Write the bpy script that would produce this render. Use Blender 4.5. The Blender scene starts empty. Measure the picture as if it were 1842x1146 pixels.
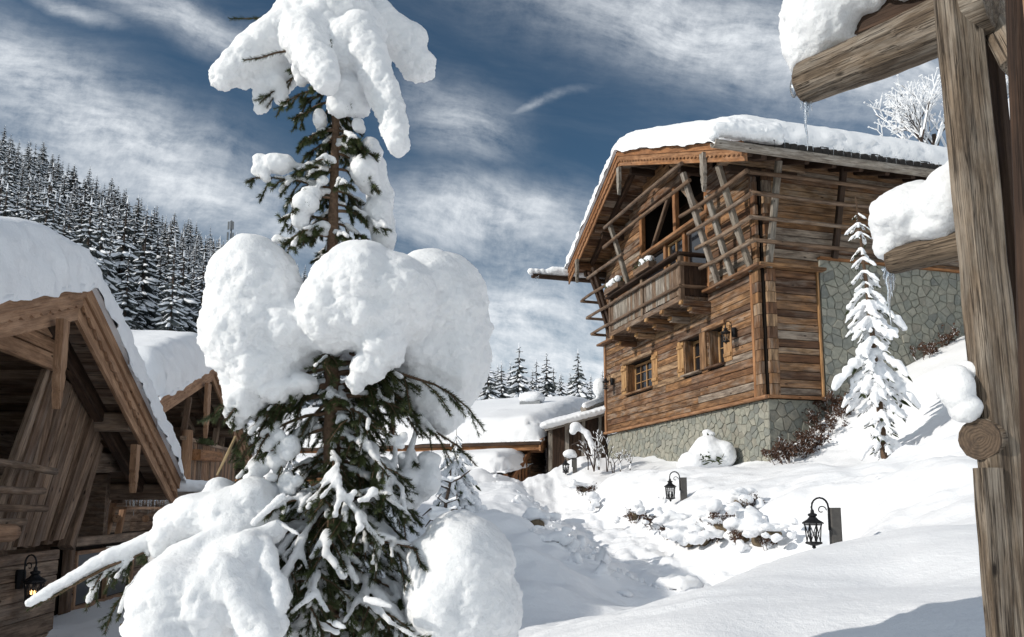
import bpy, math, random
import numpy as np
from mathutils import Vector, Matrix

random.seed(7)
NR = np.random.RandomState(11)
scene = bpy.context.scene
COL = scene.collection
R = math.radians

# ------------------------------------------------------------------ camera
cam_d = bpy.data.cameras.new('camera')
cam = bpy.data.objects.new('camera', cam_d)
COL.objects.link(cam)
TILT = R(8)
cam.rotation_euler = (R(90) + TILT, 0, 0)
cam_d.sensor_width = 36
cam_d.lens = 36 * 1450 / 1842
cam_d.shift_y = 0.075
cam_d.clip_start = 0.05
cam_d.clip_end = 5000
scene.camera = cam

# ------------------------------------------------------------------ sun, sky, exposure
SUN_EL = R(26)
SUN_AZ = math.atan2(-0.935, -0.355)          # towards the sun: left, a little behind the camera
S = Vector((math.sin(SUN_AZ) * math.cos(SUN_EL), math.cos(SUN_AZ) * math.cos(SUN_EL), math.sin(SUN_EL)))
sun_d = bpy.data.lights.new('sun', 'SUN')
sun_d.energy = 2.5
sun_d.angle = R(0.53)
sun_d.color = (1.0, 0.94, 0.85)
sun = bpy.data.objects.new('sun', sun_d)
sun.rotation_euler = S.to_track_quat('Z', 'Y').to_euler()
sun.location = (-30, -12, 30)
COL.objects.link(sun)

scene.view_settings.view_transform = 'Standard'
scene.view_settings.look = 'None'
scene.view_settings.exposure = 0.45
scene.view_settings.gamma = 1.0

world = bpy.data.worlds.new('World')
scene.world = world
world.use_nodes = True


class NT:
    """small node helper"""
    def __init__(s, tree):
        s.t = tree; s.n = tree.nodes; s.l = tree.links
    def __call__(s, typ, ins=None, **kw):
        n = s.n.new(typ)
        for k, v in kw.items():
            setattr(n, k, v)
        for k, v in (ins or {}).items():
            sk = n.inputs[k]
            if isinstance(v, bpy.types.NodeSocket):
                s.l.new(v, sk)
            else:
                sk.default_value = v
        return n
    def math(s, op, a, b=None, c=None, clamp=False):
        ins = {0: a}
        if b is not None: ins[1] = b
        if c is not None: ins[2] = c
        n = s('ShaderNodeMath', ins, operation=op); n.use_clamp = clamp
        return n.outputs[0]
    def vmath(s, op, a, b=None):
        ins = {0: a}
        if b is not None: ins[1] = b
        n = s('ShaderNodeVectorMath', ins, operation=op)
        return n.outputs['Value'] if op in ('DOT_PRODUCT', 'LENGTH', 'DISTANCE') else n.outputs[0]
    def ramp(s, fac, stops, interp='LINEAR'):
        n = s('ShaderNodeValToRGB', {0: fac})
        cr = n.color_ramp; cr.interpolation = interp
        while len(cr.elements) < len(stops):
            cr.elements.new(0.5)
        for e, (p, c) in zip(cr.elements, stops):
            e.position = p
            e.color = (c, c, c, 1) if isinstance(c, (int, float)) else (*c, 1)
        return n.outputs[0]
    def mix(s, fac, a, b, blend='MIX'):
        n = s('ShaderNodeMix', data_type='RGBA', blend_type=blend)
        for k, v in ((0, fac), (6, a), (7, b)):
            if isinstance(v, bpy.types.NodeSocket): s.l.new(v, n.inputs[k])
            elif k == 0: n.inputs[0].default_value = v
            else: n.inputs[k].default_value = (*v, 1)
        return n.outputs[2]


# pixel of the photograph (1842 x 1146) -> ray / point at a given distance, used to survey the place
F = 1450.0
SH = 0.075 * 1842 / F


def ray(u, v):
    xc = (u - 921) / F
    yc = -(v - 573) / F + SH
    c, s = math.cos(TILT), math.sin(TILT)
    return np.array([xc, c - yc * s, s + yc * c])


def P(u, v, Y):
    d = ray(u, v)
    return d * (Y / d[1])


def proj(p):
    c, s = math.cos(TILT), math.sin(TILT)
    f = p[1] * c + p[2] * s
    return 921 + F * p[0] / f, 573 - F * ((-p[1] * s + p[2] * c) / f - SH)


# ---- the sky: Nishita, greyed a little, with cirrus
w = NT(world.node_tree)
w.n.clear()
sky = w('ShaderNodeTexSky', sky_type='NISHITA', sun_disc=False)
sky.sun_elevation = SUN_EL
sky.sun_rotation = SUN_AZ
sky.altitude = 1200
sky.air_density = 1.0
sky.dust_density = 0.4
sky.ozone_density = 1.4
hs = w('ShaderNodeHueSaturation', {'Color': sky.outputs[0], 'Saturation': 1.0, 'Value': 0.42})
skyc = w.mix(1.0, hs.outputs[0], (0.082, 0.108, 0.112), 'MULTIPLY')
tc = w('ShaderNodeTexCoord')
dirn = tc.outputs['Generated']
sep = w('ShaderNodeSeparateXYZ', {0: dirn})
den = w.math('ADD', w.math('MAXIMUM', sep.outputs[2], 0.0), 0.22)
cx = w.math('DIVIDE', sep.outputs[0], den)
cy = w.math('DIVIDE', sep.outputs[1], den)
cpl = w('ShaderNodeCombineXYZ', {0: cx, 1: cy, 2: 0.0}).outputs[0]     # a flat cloud deck
gy_ = w.math('MAXIMUM', sep.outputs[1], 0.12)
gpl = w('ShaderNodeCombineXYZ', {0: w.math('DIVIDE', sep.outputs[0], gy_), 1: w.math('DIVIDE', sep.outputs[2], gy_), 2: 0.0}).outputs[0]   # the northern sky, flattened
warp = w('ShaderNodeTexNoise', {'Vector': gpl, 'Scale': 2.6, 'Detail': 2.0})
wv = w.vmath('SUBTRACT', warp.outputs['Color'], (0.5, 0.5, 0.5))
sc_ = w('ShaderNodeVectorMath', {0: wv, 'Scale': 0.10}, operation='SCALE')
warp2 = w('ShaderNodeTexNoise', {'Vector': gpl, 'Scale': 11.0, 'Detail': 5.0, 'Roughness': .6})
wv2 = w.vmath('SUBTRACT', warp2.outputs['Color'], (0.5, 0.5, 0.5))
sc2_ = w('ShaderNodeVectorMath', {0: wv2, 'Scale': 0.045}, operation='SCALE')
cw = w.vmath('ADD', w.vmath('ADD', gpl, sc_.outputs[0]), sc2_.outputs[0])
fw_ = w('ShaderNodeVectorMath', {0: wv2, 'Scale': 0.018}, operation='SCALE')
cf = w.vmath('ADD', gpl, w.vmath('ADD', fw_.outputs[0], w('ShaderNodeVectorMath', {0: wv, 'Scale': 0.14}, operation='SCALE').outputs[0]))
mp = w('ShaderNodeMapping', {'Vector': cf, 'Rotation': (0, 0, R(-24)), 'Scale': (1.0, .16, 1)}, vector_type='TEXTURE')
wisp = w('ShaderNodeTexNoise', {'Vector': mp.outputs[0], 'Scale': 3.0, 'Detail': 12.0, 'Roughness': 0.62})
mp2 = w('ShaderNodeMapping', {'Vector': cf, 'Location': (3.1, 1.7, 0), 'Rotation': (0, 0, R(-8)), 'Scale': (.9, .11, 1)}, vector_type='TEXTURE')
fine = w('ShaderNodeTexNoise', {'Vector': mp2.outputs[0], 'Scale': 4.5, 'Detail': 12.0, 'Roughness': 0.66})
grainy = w('ShaderNodeTexNoise', {'Vector': cf, 'Scale': 30.0, 'Detail': 8.0, 'Roughness': 0.7})
big = w('ShaderNodeTexNoise', {'Vector': cpl, 'Scale': 0.55, 'Detail': 2.0})
# the banks of cloud that stand in this part of the sky, each a soft ellipse: place, half axes, slant, amount
BANKS = [(1330, 70, 430, 100, -17, 1.0), (1150, -20, 260, 60, -24, .9), (1560, 130, 300, 130, -10, .8), (60, 150, 240, 80, -28, .9), (190, 255, 300, 85, -22, 1.0), (40, 330, 300, 120, -10, .9), (330, 350, 260, 75, -16, .85), (320, 40, 180, 42, -22, .75), (130, 20, 90, 22, -25, .5),
         (830, 225, 110, 75, -25, .62), (760, 170, 60, 45, -20, .4), (980, 180, 90, 10, 20, .35), (860, 400, 260, 70, -5, .95), (980, 470, 200, 60, 5, .6), (560, 430, 200, 60, -8, .7), (900, 560, 340, 90, 0, 1.0), (900, 690, 1100, 190, 0, 1.0)]
cover = None
for (u, v, ru, rv, rot, amt) in BANKS:
    d_ = ray(u, v)
    m = w('ShaderNodeMapping', {'Vector': cw, 'Location': (d_[0] / d_[1], d_[2] / d_[1], 0), 'Rotation': (0, 0, R(rot)), 'Scale': (ru / F, rv / F, 1)}, vector_type='TEXTURE')
    q = w.vmath('LENGTH', m.outputs[0])
    g = w.math('MULTIPLY', w.math('POWER', 2.718, w.math('MULTIPLY', w.math('MULTIPLY', q, q), -1.15)), amt)
    cover = g if cover is None else w.math('MAXIMUM', cover, g)
# beyond the surveyed banks the unseen cloud cover is thickened to lift the shade
side_ = w.ramp(sep.outputs[1], [(.10, 1.0), (.45, 0.0)])
far_cover = w.math('MULTIPLY', w.ramp(big.outputs[0], [(.36, 0.0), (.60, .95)]), side_)
cover = w.math('MAXIMUM', w.math('MULTIPLY', cover, w.math('SUBTRACT', 1.0, side_)), far_cover)
wn = w.ramp(wisp.outputs[0], [(.34, 0.0), (.68, 1.0)])
fn = w.ramp(fine.outputs[0], [(.36, 0.0), (.68, 1.0)])
gn = w.ramp(grainy.outputs[0], [(.34, 0.0), (.70, 1.0)])
tex = w.math('ADD', w.math('ADD', w.math('MULTIPLY', wn, .42), w.math('MULTIPLY', fn, .24)), w.math('MULTIPLY', gn, .34))
dens = w.math('ADD', w.math('MULTIPLY', w.math('MULTIPLY', cover, w.math('ADD', .05, w.math('MULTIPLY', tex, 1.55))), .95), w.math('MULTIPLY', w.math('MULTIPLY', wn, fn), .035))
dens = w.math('MULTIPLY', dens, 0.95, clamp=True)
skyf = w.mix(dens, skyc, (0.66, 0.69, 0.72))
bg = w('ShaderNodeBackground', {'Color': skyf, 'Strength': 1.0})
out = w('ShaderNodeOutputWorld', {'Surface': bg.outputs[0]})

# ------------------------------------------------------------------ materials


def new_mat(name):
    m = bpy.data.materials.new(name)
    m.use_nodes = True
    t = NT(m.node_tree)
    t.n.clear()
    o = t('ShaderNodeOutputMaterial')
    b = t('ShaderNodeBsdfPrincipled')
    t.l.new(b.outputs[0], o.inputs[0])
    return m, t, b


def wood(name, tones, dark, grey=0.25, greyc=(.30, .27, .24), rough=.75, scale=1.0, bump=.5, knots=True, gs=.5, cs=.8):
    """tones: per-piece base colours; grain runs along the piece's own x axis"""
    m, t, b = new_mat(name)
    tcn = t('ShaderNodeTexCoord')
    oi = t('ShaderNodeObjectInfo')
    rnd = oi.outputs['Random']
    off = t('ShaderNodeCombineXYZ', {0: t.math('MULTIPLY', rnd, 37.0), 1: t.math('MULTIPLY', rnd, 71.0), 2: t.math('MULTIPLY', rnd, 13.0)})
    pos = t.vmath('ADD', tcn.outputs['Object'], off.outputs[0])
    mg = t('ShaderNodeMapping', {'Vector': pos, 'Scale': (.75 * scale, 24 * scale, 24 * scale)})
    grain = t('ShaderNodeTexNoise', {'Vector': mg.outputs[0], 'Scale': 1.6, 'Detail': 8.0, 'Roughness': .66, 'Distortion': .12})
    mcr = t('ShaderNodeMapping', {'Vector': pos, 'Scale': (.5 * scale, 34 * scale, 34 * scale)})
    crack = t('ShaderNodeTexNoise', {'Vector': mcr.outputs[0], 'Scale': 1.1, 'Detail': 3.0, 'Roughness': .5})
    mb = t('ShaderNodeMapping', {'Vector': pos, 'Scale': (1.3 * scale, 6 * scale, 6 * scale)})
    blot = t('ShaderNodeTexNoise', {'Vector': mb.outputs[0], 'Scale': 1.5, 'Detail': 5.0, 'Roughness': .65})
    n = len(tones)
    base = t.ramp(rnd, [(i / n, c) for i, c in enumerate(tones)], 'CONSTANT')
    base = t.mix(t.ramp(blot.outputs[0], [(.42, 0.0), (.62, 1.0)]), t.mix(.62, base, dark), base)
    rnd2 = t.math('FRACT', t.math('MULTIPLY', rnd, 17.31))
    gfac = t.math('MULTIPLY', t.ramp(blot.outputs['Color'], [(.44, 0.0), (.66, 1.0)]), t.math('MULTIPLY', rnd2, grey * 2.2), clamp=True)
    base = t.mix(gfac, base, greyc)
    base = t.mix(t.math('MULTIPLY', t.ramp(grain.outputs[0], [(.34, 1.0), (.54, 0.0)]), gs), base, dark)
    base = t.mix(t.math('MULTIPLY', t.ramp(grain.outputs[0], [(.56, 0.0), (.72, 1.0)]), gs * .5), base, tuple(min(1, c * 1.9 + .03) for c in tones[0]))
    ck = t.ramp(crack.outputs[0], [(.475, 0.0), (.5, 1.0), (.525, 0.0)])
    ck = t.math('MULTIPLY', ck, t.ramp(blot.outputs[0], [(.40, min(cs, 1.)), (.62, min(1., cs * (.15 if cs < 1 else .5)))]))
    base = t.mix(ck, base, tuple(c * .6 for c in dark))
    h = t.math('SUBTRACT', grain.outputs[0], t.math('MULTIPLY', ck, .35))
    if knots:
        mk = t('ShaderNodeMapping', {'Vector': pos, 'Scale': (1.5 * scale, 4.2 * scale, 4.2 * scale)})
        vk = t('ShaderNodeTexVoronoi', {'Vector': mk.outputs[0], 'Scale': 1.3, 'Randomness': 1.0})
        kn = t.ramp(vk.outputs['Distance'], [(.05, 1.0), (.11, 0.0)])
        base = t.mix(kn, base, tuple(c * .45 for c in dark))
        h = t.math('SUBTRACT', h, t.math('MULTIPLY', kn, .5))
    bp = t('ShaderNodeBump', {'Height': h, 'Strength': bump, 'Distance': .02})
    t.l.new(base, b.inputs['Base Color'])
    t.l.new(bp.outputs[0], b.inputs['Normal'])
    b.inputs['Roughness'].default_value = rough
    b.inputs['Specular IOR Level'].default_value = .25
    return m


def snow_mat(name, grain=240., lump=26., gs=.25, ls=.35, tint=(.90, .915, .94), sss=0.):
    m, t, b = new_mat(name)
    tcn = t('ShaderNodeTexCoord')
    n1 = t('ShaderNodeTexNoise', {'Vector': tcn.outputs['Object'], 'Scale': lump, 'Detail': 5.0, 'Roughness': .65})
    n2 = t('ShaderNodeTexNoise', {'Vector': tcn.outputs['Object'], 'Scale': grain, 'Detail': 2.0})
    b1 = t('ShaderNodeBump', {'Height': n1.outputs[0], 'Strength': ls, 'Distance': .9 / lump})
    b2 = t('ShaderNodeBump', {'Height': n2.outputs[0], 'Strength': gs, 'Distance': 1.2 / grain, 'Normal': b1.outputs[0]})
    t.l.new(b2.outputs[0], b.inputs['Normal'])
    c = t.mix(n1.outputs[0], tint, tuple(x * .965 for x in tint))
    t.l.new(c, b.inputs['Base Color'])
    b.inputs['Roughness'].default_value = .62
    b.inputs['Specular IOR Level'].default_value = .25
    if sss:
        b.inputs['Subsurface Weight'].default_value = sss
        b.inputs['Subsurface Radius'].default_value = (1., 1., 1.)
        b.inputs['Subsurface Scale'].default_value = .03
    return m


def plain(name, col, rough=.6, metal=0., var=.35, scale=30., bump=.2, spec=.3):
    m, t, b = new_mat(name)
    tcn = t('ShaderNodeTexCoord')
    oi = t('ShaderNodeObjectInfo')
    n1 = t('ShaderNodeTexNoise', {'Vector': tcn.outputs['Object'], 'Scale': scale, 'Detail': 5.0, 'Roughness': .6})
    k = t.math('ADD', t.math('MULTIPLY', n1.outputs[0], 1.2), t.math('MULTIPLY', oi.outputs['Random'], .5))
    c = t.mix(t.math('SUBTRACT', k, .35, clamp=True), tuple(x * (1 - var) for x in col), tuple(min(1, x * (1 + var)) for x in col))
    t.l.new(c, b.inputs['Base Color'])
    bp = t('ShaderNodeBump', {'Height': n1.outputs[0], 'Strength': bump, 'Distance': .3 / scale})
    t.l.new(bp.outputs[0], b.inputs['Normal'])
    b.inputs['Roughness'].default_value = rough
    b.inputs['Metallic'].default_value = metal
    b.inputs['Specular IOR Level'].default_value = spec
    return m


M = {}
M['wood'] = wood('weathered_larch_boards', [(.37, .195, .088), (.19, .09, .043), (.28, .145, .066), (.125, .064, .035), (.43, .275, .155), (.24, .118, .054), (.33, .18, .083), (.15, .077, .041), (.37, .30, .235), (.30, .155, .068)], (.035, .016, .009), grey=.42, greyc=(.33, .285, .24))
M['wood_new'] = wood('pale_larch', [(.50, .30, .135), (.44, .25, .11)], (.20, .10, .04), grey=.1, bump=.25)
M['wood_trim'] = wood('orange_larch_trim', [(.42, .20, .085), (.36, .165, .07), (.38, .20, .10)], (.13, .055, .022), grey=.15, bump=.3)
M['wood_rail'] = wood('grey_brown_pole', [(.24, .155, .10), (.20, .13, .085), (.28, .19, .125)], (.07, .042, .027), grey=.3, bump=.6, scale=1.3)
M['wood_silver'] = wood('silver_weathered_pole', [(.36, .32, .27), (.32, .28, .23), (.40, .35, .30)], (.09, .07, .055), grey=.5, greyc=(.42, .39, .35), bump=.8, scale=1.3)
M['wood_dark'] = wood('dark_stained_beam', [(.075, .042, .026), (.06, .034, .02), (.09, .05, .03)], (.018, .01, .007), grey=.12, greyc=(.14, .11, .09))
M['wood_left'] = wood('rosy_larch', [(.46, .275, .165), (.41, .245, .145), (.49, .30, .185)], (.18, .095, .052), grey=.1, greyc=(.36, .30, .25), bump=.35)
M['wood_barn'] = wood('old_barn_boards', [(.34, .225, .15), (.26, .17, .115), (.39, .28, .20), (.21, .13, .085), (.31, .22, .155)], (.07, .042, .026), grey=.25, greyc=(.31, .27, .235), bump=.8)
M['wood_post'] = wood('sunbleached_post', [(.27, .205, .145), (.24, .18, .125)], (.055, .038, .026), grey=.55, greyc=(.37, .325, .27), bump=1.0, scale=1.8, gs=.62, cs=1.7)
M['snow'] = snow_mat('snow')
M['snow_near'] = snow_mat('snow_fluffy', grain=380., lump=62., gs=.5, ls=.7, sss=.7)
M['snow_ground'] = snow_mat('snow_ground', grain=110., lump=16., gs=.4, ls=.3)
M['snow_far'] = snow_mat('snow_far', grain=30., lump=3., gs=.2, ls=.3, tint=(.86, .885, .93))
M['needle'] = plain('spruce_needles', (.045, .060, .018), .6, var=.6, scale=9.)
M['needle_far'] = plain('far_conifer', (.070, .080, .080), .8, var=.5, scale=1.5, bump=0)  # grey-green of frosted needles, lightened further in place of distance haze
M['bark'] = plain('spruce_bark', (.135, .085, .055), .95, var=.85, scale=70., bump=1.5)
M['twig'] = plain('bare_twigs', (.055, .038, .03), .8, scale=20.)
M['tan'] = plain('dry_stem', (.34, .25, .14), .8, scale=20.)
M['iron'] = plain('black_iron', (.016, .016, .018), .5, metal=.4, scale=60.)
M['steel'] = plain('grey_steel', (.20, .21, .22), .5, metal=.5, scale=20.)
M['tile'] = plain('dark_roof_tiles', (.028, .024, .022), .6, scale=20.)
M['mortar'] = plain('pale_mortar', (.28, .27, .23), .9, var=.2, scale=40., bump=.5)
M['rock'] = plain('mossy_rock', (.13, .10, .065), .9, var=.6, scale=14., bump=1.0)
M['grey_post'] = plain('grey_stained_post', (.085, .08, .075), .7, scale=20.)
M['dark'] = plain('dark_interior', (.020, .014, .010), .9)
M['pot'] = plain('yellow_clay', (.42, .24, .035), .6, var=.15)


def stone_mat():
    m, t, b = new_mat('grey_green_flagstone')
    tcn = t('ShaderNodeTexCoord'); oi = t('ShaderNodeObjectInfo')
    pos = t.vmath('ADD', tcn.outputs['Object'], oi.outputs['Location'])
    n1 = t('ShaderNodeTexNoise', {'Vector': pos, 'Scale': 9.0, 'Detail': 7.0, 'Roughness': .65})
    n2 = t('ShaderNodeTexNoise', {'Vector': pos, 'Scale': 55.0, 'Detail': 3.0})
    base = t.ramp(oi.outputs['Random'], [(0, (.31, .305, .25)), (.2, (.265, .27, .23)), (.4, (.345, .33, .27)), (.58, (.235, .24, .21)), (.72, (.32, .31, .26)), (.86, (.285, .265, .215)), (.94, (.19, .195, .175))], 'CONSTANT')
    base = t.mix(t.ramp(n1.outputs[0], [(.35, .45), (.65, 0.)]), base, (.10, .11, .10))
    base = t.mix(t.ramp(n1.outputs['Color'], [(.5, 0.), (.75, .4)]), base, (.40, .39, .33))
    h = t.math('ADD', n1.outputs[0], t.math('MULTIPLY', n2.outputs[0], .3))
    bp = t('ShaderNodeBump', {'Height': h, 'Strength': .7, 'Distance': .03})
    t.l.new(base, b.inputs['Base Color']); t.l.new(bp.outputs[0], b.inputs['Normal'])
    b.inputs['Roughness'].default_value = .85
    return m


M['stone'] = stone_mat()


def endgrain_mat():
    m, t, b = new_mat('sawn_log_end')
    tcn = t('ShaderNodeTexCoord')
    wob = t('ShaderNodeTexNoise', {'Vector': tcn.outputs['Object'], 'Scale': 18.0, 'Detail': 3.0})
    p = t.vmath('ADD', tcn.outputs['Object'], t('ShaderNodeVectorMath', {0: t.vmath('SUBTRACT', wob.outputs['Color'], (.5, .5, .5)), 'Scale': .035}, operation='SCALE').outputs[0])
    d = t.vmath('LENGTH', p)
    rings = t.math('SINE', t.math('MULTIPLY', d, 620.0))
    spl = t('ShaderNodeTexNoise', {'Vector': tcn.outputs['Object'], 'Scale': 45.0, 'Detail': 5.0})
    c = t.mix(t.math('MULTIPLY_ADD', rings, .16, .5), (.15, .105, .07), (.07, .047, .031))
    c = t.mix(t.ramp(spl.outputs[0], [(.35, .7), (.55, 0.)]), c, (.05, .035, .025))
    t.l.new(c, b.inputs['Base Color']); b.inputs['Roughness'].default_value = .9
    bp = t('ShaderNodeBump', {'Height': t.math('ADD', rings, spl.outputs[0]), 'Strength': .5, 'Distance': .004})
    t.l.new(bp.outputs[0], b.inputs['Normal'])
    return m


M['endgrain'] = endgrain_mat()


def glass_mat():
    m, t, b = new_mat('window_glass')
    b.inputs['Base Color'].default_value = (.012, .014, .018, 1)
    b.inputs['Roughness'].default_value = .06
    b.inputs['Specular IOR Level'].default_value = .6
    return m


M['glass'] = glass_mat()


def ice_mat():
    m, t, b = new_mat('ice')
    b.inputs['Base Color'].default_value = (.88, .93, .97, 1)
    b.inputs['Roughness'].default_value = .12
    b.inputs['Transmission Weight'].default_value = .85
    b.inputs['IOR'].default_value = 1.31
    tcn = t('ShaderNodeTexCoord')
    n1 = t('ShaderNodeTexNoise', {'Vector': tcn.outputs['Object'], 'Scale': 45.0, 'Detail': 2.0})
    bp = t('ShaderNodeBump', {'Height': n1.outputs[0], 'Strength': .5, 'Distance': .01})
    t.l.new(bp.outputs[0], b.inputs['Normal'])
    return m


M['ice'] = ice_mat()


def glow_mat(name, col, st):
    m, t, b = new_mat(name)
    b.inputs['Emission Color'].default_value = (*col, 1)
    b.inputs['Emission Strength'].default_value = st
    b.inputs['Base Color'].default_value = (*col, 1)
    return m


M['bulb'] = glow_mat('warm_bulb', (1., .55, .2), 2.5)

# ------------------------------------------------------------------ noise (vectorised value noise)


def _h(ix, iy, iz):
    n = (ix.astype(np.int64) * 374761393 + iy.astype(np.int64) * 668265263 + iz.astype(np.int64) * 2147483647 + 1013904223) & 0xffffffff
    n = ((n ^ (n >> 13)) * 1274126177) & 0xffffffff
    n = ((n ^ (n >> 15)) * 2246822519) & 0xffffffff
    return ((n ^ (n >> 16)) & 0xffffff) / float(0xffffff) * 2 - 1


def vnoise(p):
    i = np.floor(p).astype(np.int64); f = p - i
    f = f * f * f * (f * (f * 6 - 15) + 10)
    r = 0
    for dx in (0, 1):
        wx = f[:, 0] if dx else 1 - f[:, 0]
        for dy in (0, 1):
            wy = f[:, 1] if dy else 1 - f[:, 1]
            for dz in (0, 1):
                wz = f[:, 2] if dz else 1 - f[:, 2]
                r = r + wx * wy * wz * _h(i[:, 0] + dx, i[:, 1] + dy, i[:, 2] + dz)
    return r


def fbm(p, freq, octv=4, gain=.5):
    a = 1.0; r = 0; t = 0
    for k in range(octv):
        r = r + a * vnoise(p * freq + 17.3 * k)
        t += a; a *= gain; freq *= 2.03
    return r / t

# ------------------------------------------------------------------ object helpers


def link_mesh(name, verts, faces, mats, fm=None, smooth=False):
    me = bpy.data.meshes.new(name)
    if isinstance(verts, np.ndarray) and isinstance(faces, np.ndarray):
        k = faces.shape[1]
        me.vertices.add(len(verts)); me.vertices.foreach_set('co', verts.astype(np.float32).ravel())
        me.loops.add(faces.size); me.loops.foreach_set('vertex_index', faces.astype(np.int32).ravel())
        me.polygons.add(len(faces)); me.polygons.foreach_set('loop_start', np.arange(0, faces.size, k, dtype=np.int32))
        me.update(calc_edges=True)
    else:
        me.from_pydata([tuple(v) for v in verts] if not isinstance(verts, np.ndarray) else verts.tolist(), [], faces if isinstance(faces, list) else faces.tolist())
    for m in (mats if isinstance(mats, (list, tuple)) else [mats]):
        me.materials.append(M[m] if isinstance(m, str) else m)
    if fm is not None:
        me.polygons.foreach_set('material_index', np.asarray(fm, dtype=np.int32))
    if smooth:
        me.polygons.foreach_set('use_smooth', np.ones(len(me.polygons), dtype=bool))
    me.update()
    return me


def add(name, me, parent=None, mtx=None):
    o = bpy.data.objects.new(name, me)
    COL.objects.link(o)
    if mtx is not None:
        o.matrix_basis = mtx
    if parent is not None:
        o.parent = parent
    return o


def tag(o, label, cat, group=None):
    o['label'] = label; o['category'] = cat
    if group: o['group'] = group
    return o


def thing(name, label, cat, loc=(0, 0, 0), rotz=0., group=None):
    o = bpy.data.objects.new(name, None)
    o.empty_display_size = .2
    COL.objects.link(o)
    o.location = tuple(float(c) for c in loc); o.rotation_euler = (0, 0, rotz)
    return tag(o, label, cat, group)


class Frame:
    """builds parts of a thing; takes world or local coordinates"""
    def __init__(s, root, world=False):
        s.root = root
        s.mi = (Matrix.Translation(root.location) @ root.rotation_euler.to_matrix().to_4x4()).inverted() if world else Matrix()
    def L(s, p):
        return s.mi @ Vector([float(c) for c in p])


def frame_mtx(o, x, up):
    x = Vector(x).normalized(); up = Vector(up)
    y = up.cross(x)
    if y.length < 1e-5:
        y = Vector((0, 1, 0)).cross(x)
    y.normalize()
    z = x.cross(y)
    m = Matrix((x, y, z)).transposed().to_4x4()
    m.translation = Vector(o)
    return m


def sweep_mesh(name, length, sec, segs, mat, jit=0., bend=0., taper=(1, 1), smooth=False, twist=0.):
    """closed section (k,2) swept along local x"""
    sec = np.asarray(sec, float); k = len(sec)
    vs = []
    b1, b2 = random.uniform(-bend, bend), random.uniform(-bend, bend)
    ph = random.uniform(0, 6)
    for i in range(segs + 1):
        t = i / segs
        s_ = taper[0] + (taper[1] - taper[0]) * t
        q = sec * s_ * (1 + (random.uniform(-jit, jit) if 0 < i < segs else 0))
        if jit:
            q = q + NR.uniform(-jit, jit, q.shape) * np.abs(sec).max() * .5
        oy = b1 * math.sin(math.pi * t) + bend * .25 * math.sin(ph + 7 * t)
        oz = b2 * math.sin(math.pi * t) + bend * .25 * math.cos(ph + 6 * t)
        x = length * t
        vs += [(x, a + oy, b + oz) for a, b in q]
    fs = []
    for i in range(segs):
        for j in range(k):
            a = i * k + j; b = i * k + (j + 1) % k
            fs.append((a, b, b + k, a + k))
    fs.append(tuple(range(k - 1, -1, -1)))
    fs.append(tuple(segs * k + j for j in range(k)))
    me = link_mesh(name, vs, fs, mat)
    if smooth:
        fl = np.ones(len(fs), dtype=bool); fl[-2:] = False
        me.polygons.foreach_set('use_smooth', fl)
    return me


def box_sec(w_, h_, c=None):
    if c is None: c = min(w_, h_) * .12
    a, b = w_ / 2, h_ / 2
    return [(-a + c, -b), (a - c, -b), (a, -b + c), (a, b - c), (a - c, b), (-a + c, b), (-a, b - c), (-a, -b + c)]


def round_sec(r, n=10):
    return [(r * math.cos(2 * math.pi * i / n), r * math.sin(2 * math.pi * i / n)) for i in range(n)]


def beam(fr, name, p0, p1, w_, h_, mat, up=(0, 0, 1), segs=2, jit=.0, bend=0., c=None, parent=None, taper=(1, 1)):
    """box-section timber; w_ across (local y), h_ along 'up'"""
    a, b = fr.L(p0), fr.L(p1)
    upl = fr.mi.to_3x3() @ Vector(up)
    me = sweep_mesh(name, (b - a).length, box_sec(w_, h_, c), segs, mat, jit, bend, taper)
    return add(name, me, parent or fr.root, frame_mtx(a, b - a, upl))


def log(fr, name, p0, p1, r, mat, segs=6, jit=.06, bend=.0, taper=(1, 1), n=10, parent=None):
    a, b = fr.L(p0), fr.L(p1)
    me = sweep_mesh(name, (b - a).length, round_sec(r, n), segs, mat, jit, bend, taper, smooth=True)
    d = b - a
    up = Vector((0, 0, 1)) if abs(d.normalized().z) < .95 else Vector((0, 1, 0))
    return add(name, me, parent or fr.root, frame_mtx(a, d, up))


def prism(fr, name, pts3, nrm, thick, mat, parent=None, xdir=None):
    """flat polygon (3-D points) given a thickness against nrm"""
    pl = [fr.L(p) for p in pts3]
    n = (fr.mi.to_3x3() @ Vector(nrm)).normalized()
    x = (fr.mi.to_3x3() @ Vector(xdir)).normalized() if xdir is not None else (pl[1] - pl[0]).normalized()
    x = (x - n * x.dot(n)).normalized()
    y = n.cross(x)
    o = pl[0]
    q = [((p - o).dot(x), (p - o).dot(y)) for p in pl]
    area = sum(q[i][0] * q[(i + 1) % len(q)][1] - q[(i + 1) % len(q)][0] * q[i][1] for i in range(len(q)))
    if area < 0: q = q[::-1]
    k = len(q)
    vs = [(a, b, 0) for a, b in q] + [(a, b, -thick) for a, b in q]
    fs = [tuple(range(k)), tuple(range(2 * k - 1, k - 1, -1))] + [(i, i + k, (i + 1) % k + k, (i + 1) % k) for i in range(k)]
    m4 = Matrix((x, y, n)).transposed().to_4x4(); m4.translation = o
    return add(name, link_mesh(name, vs, fs, mat), parent or fr.root, m4)


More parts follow.
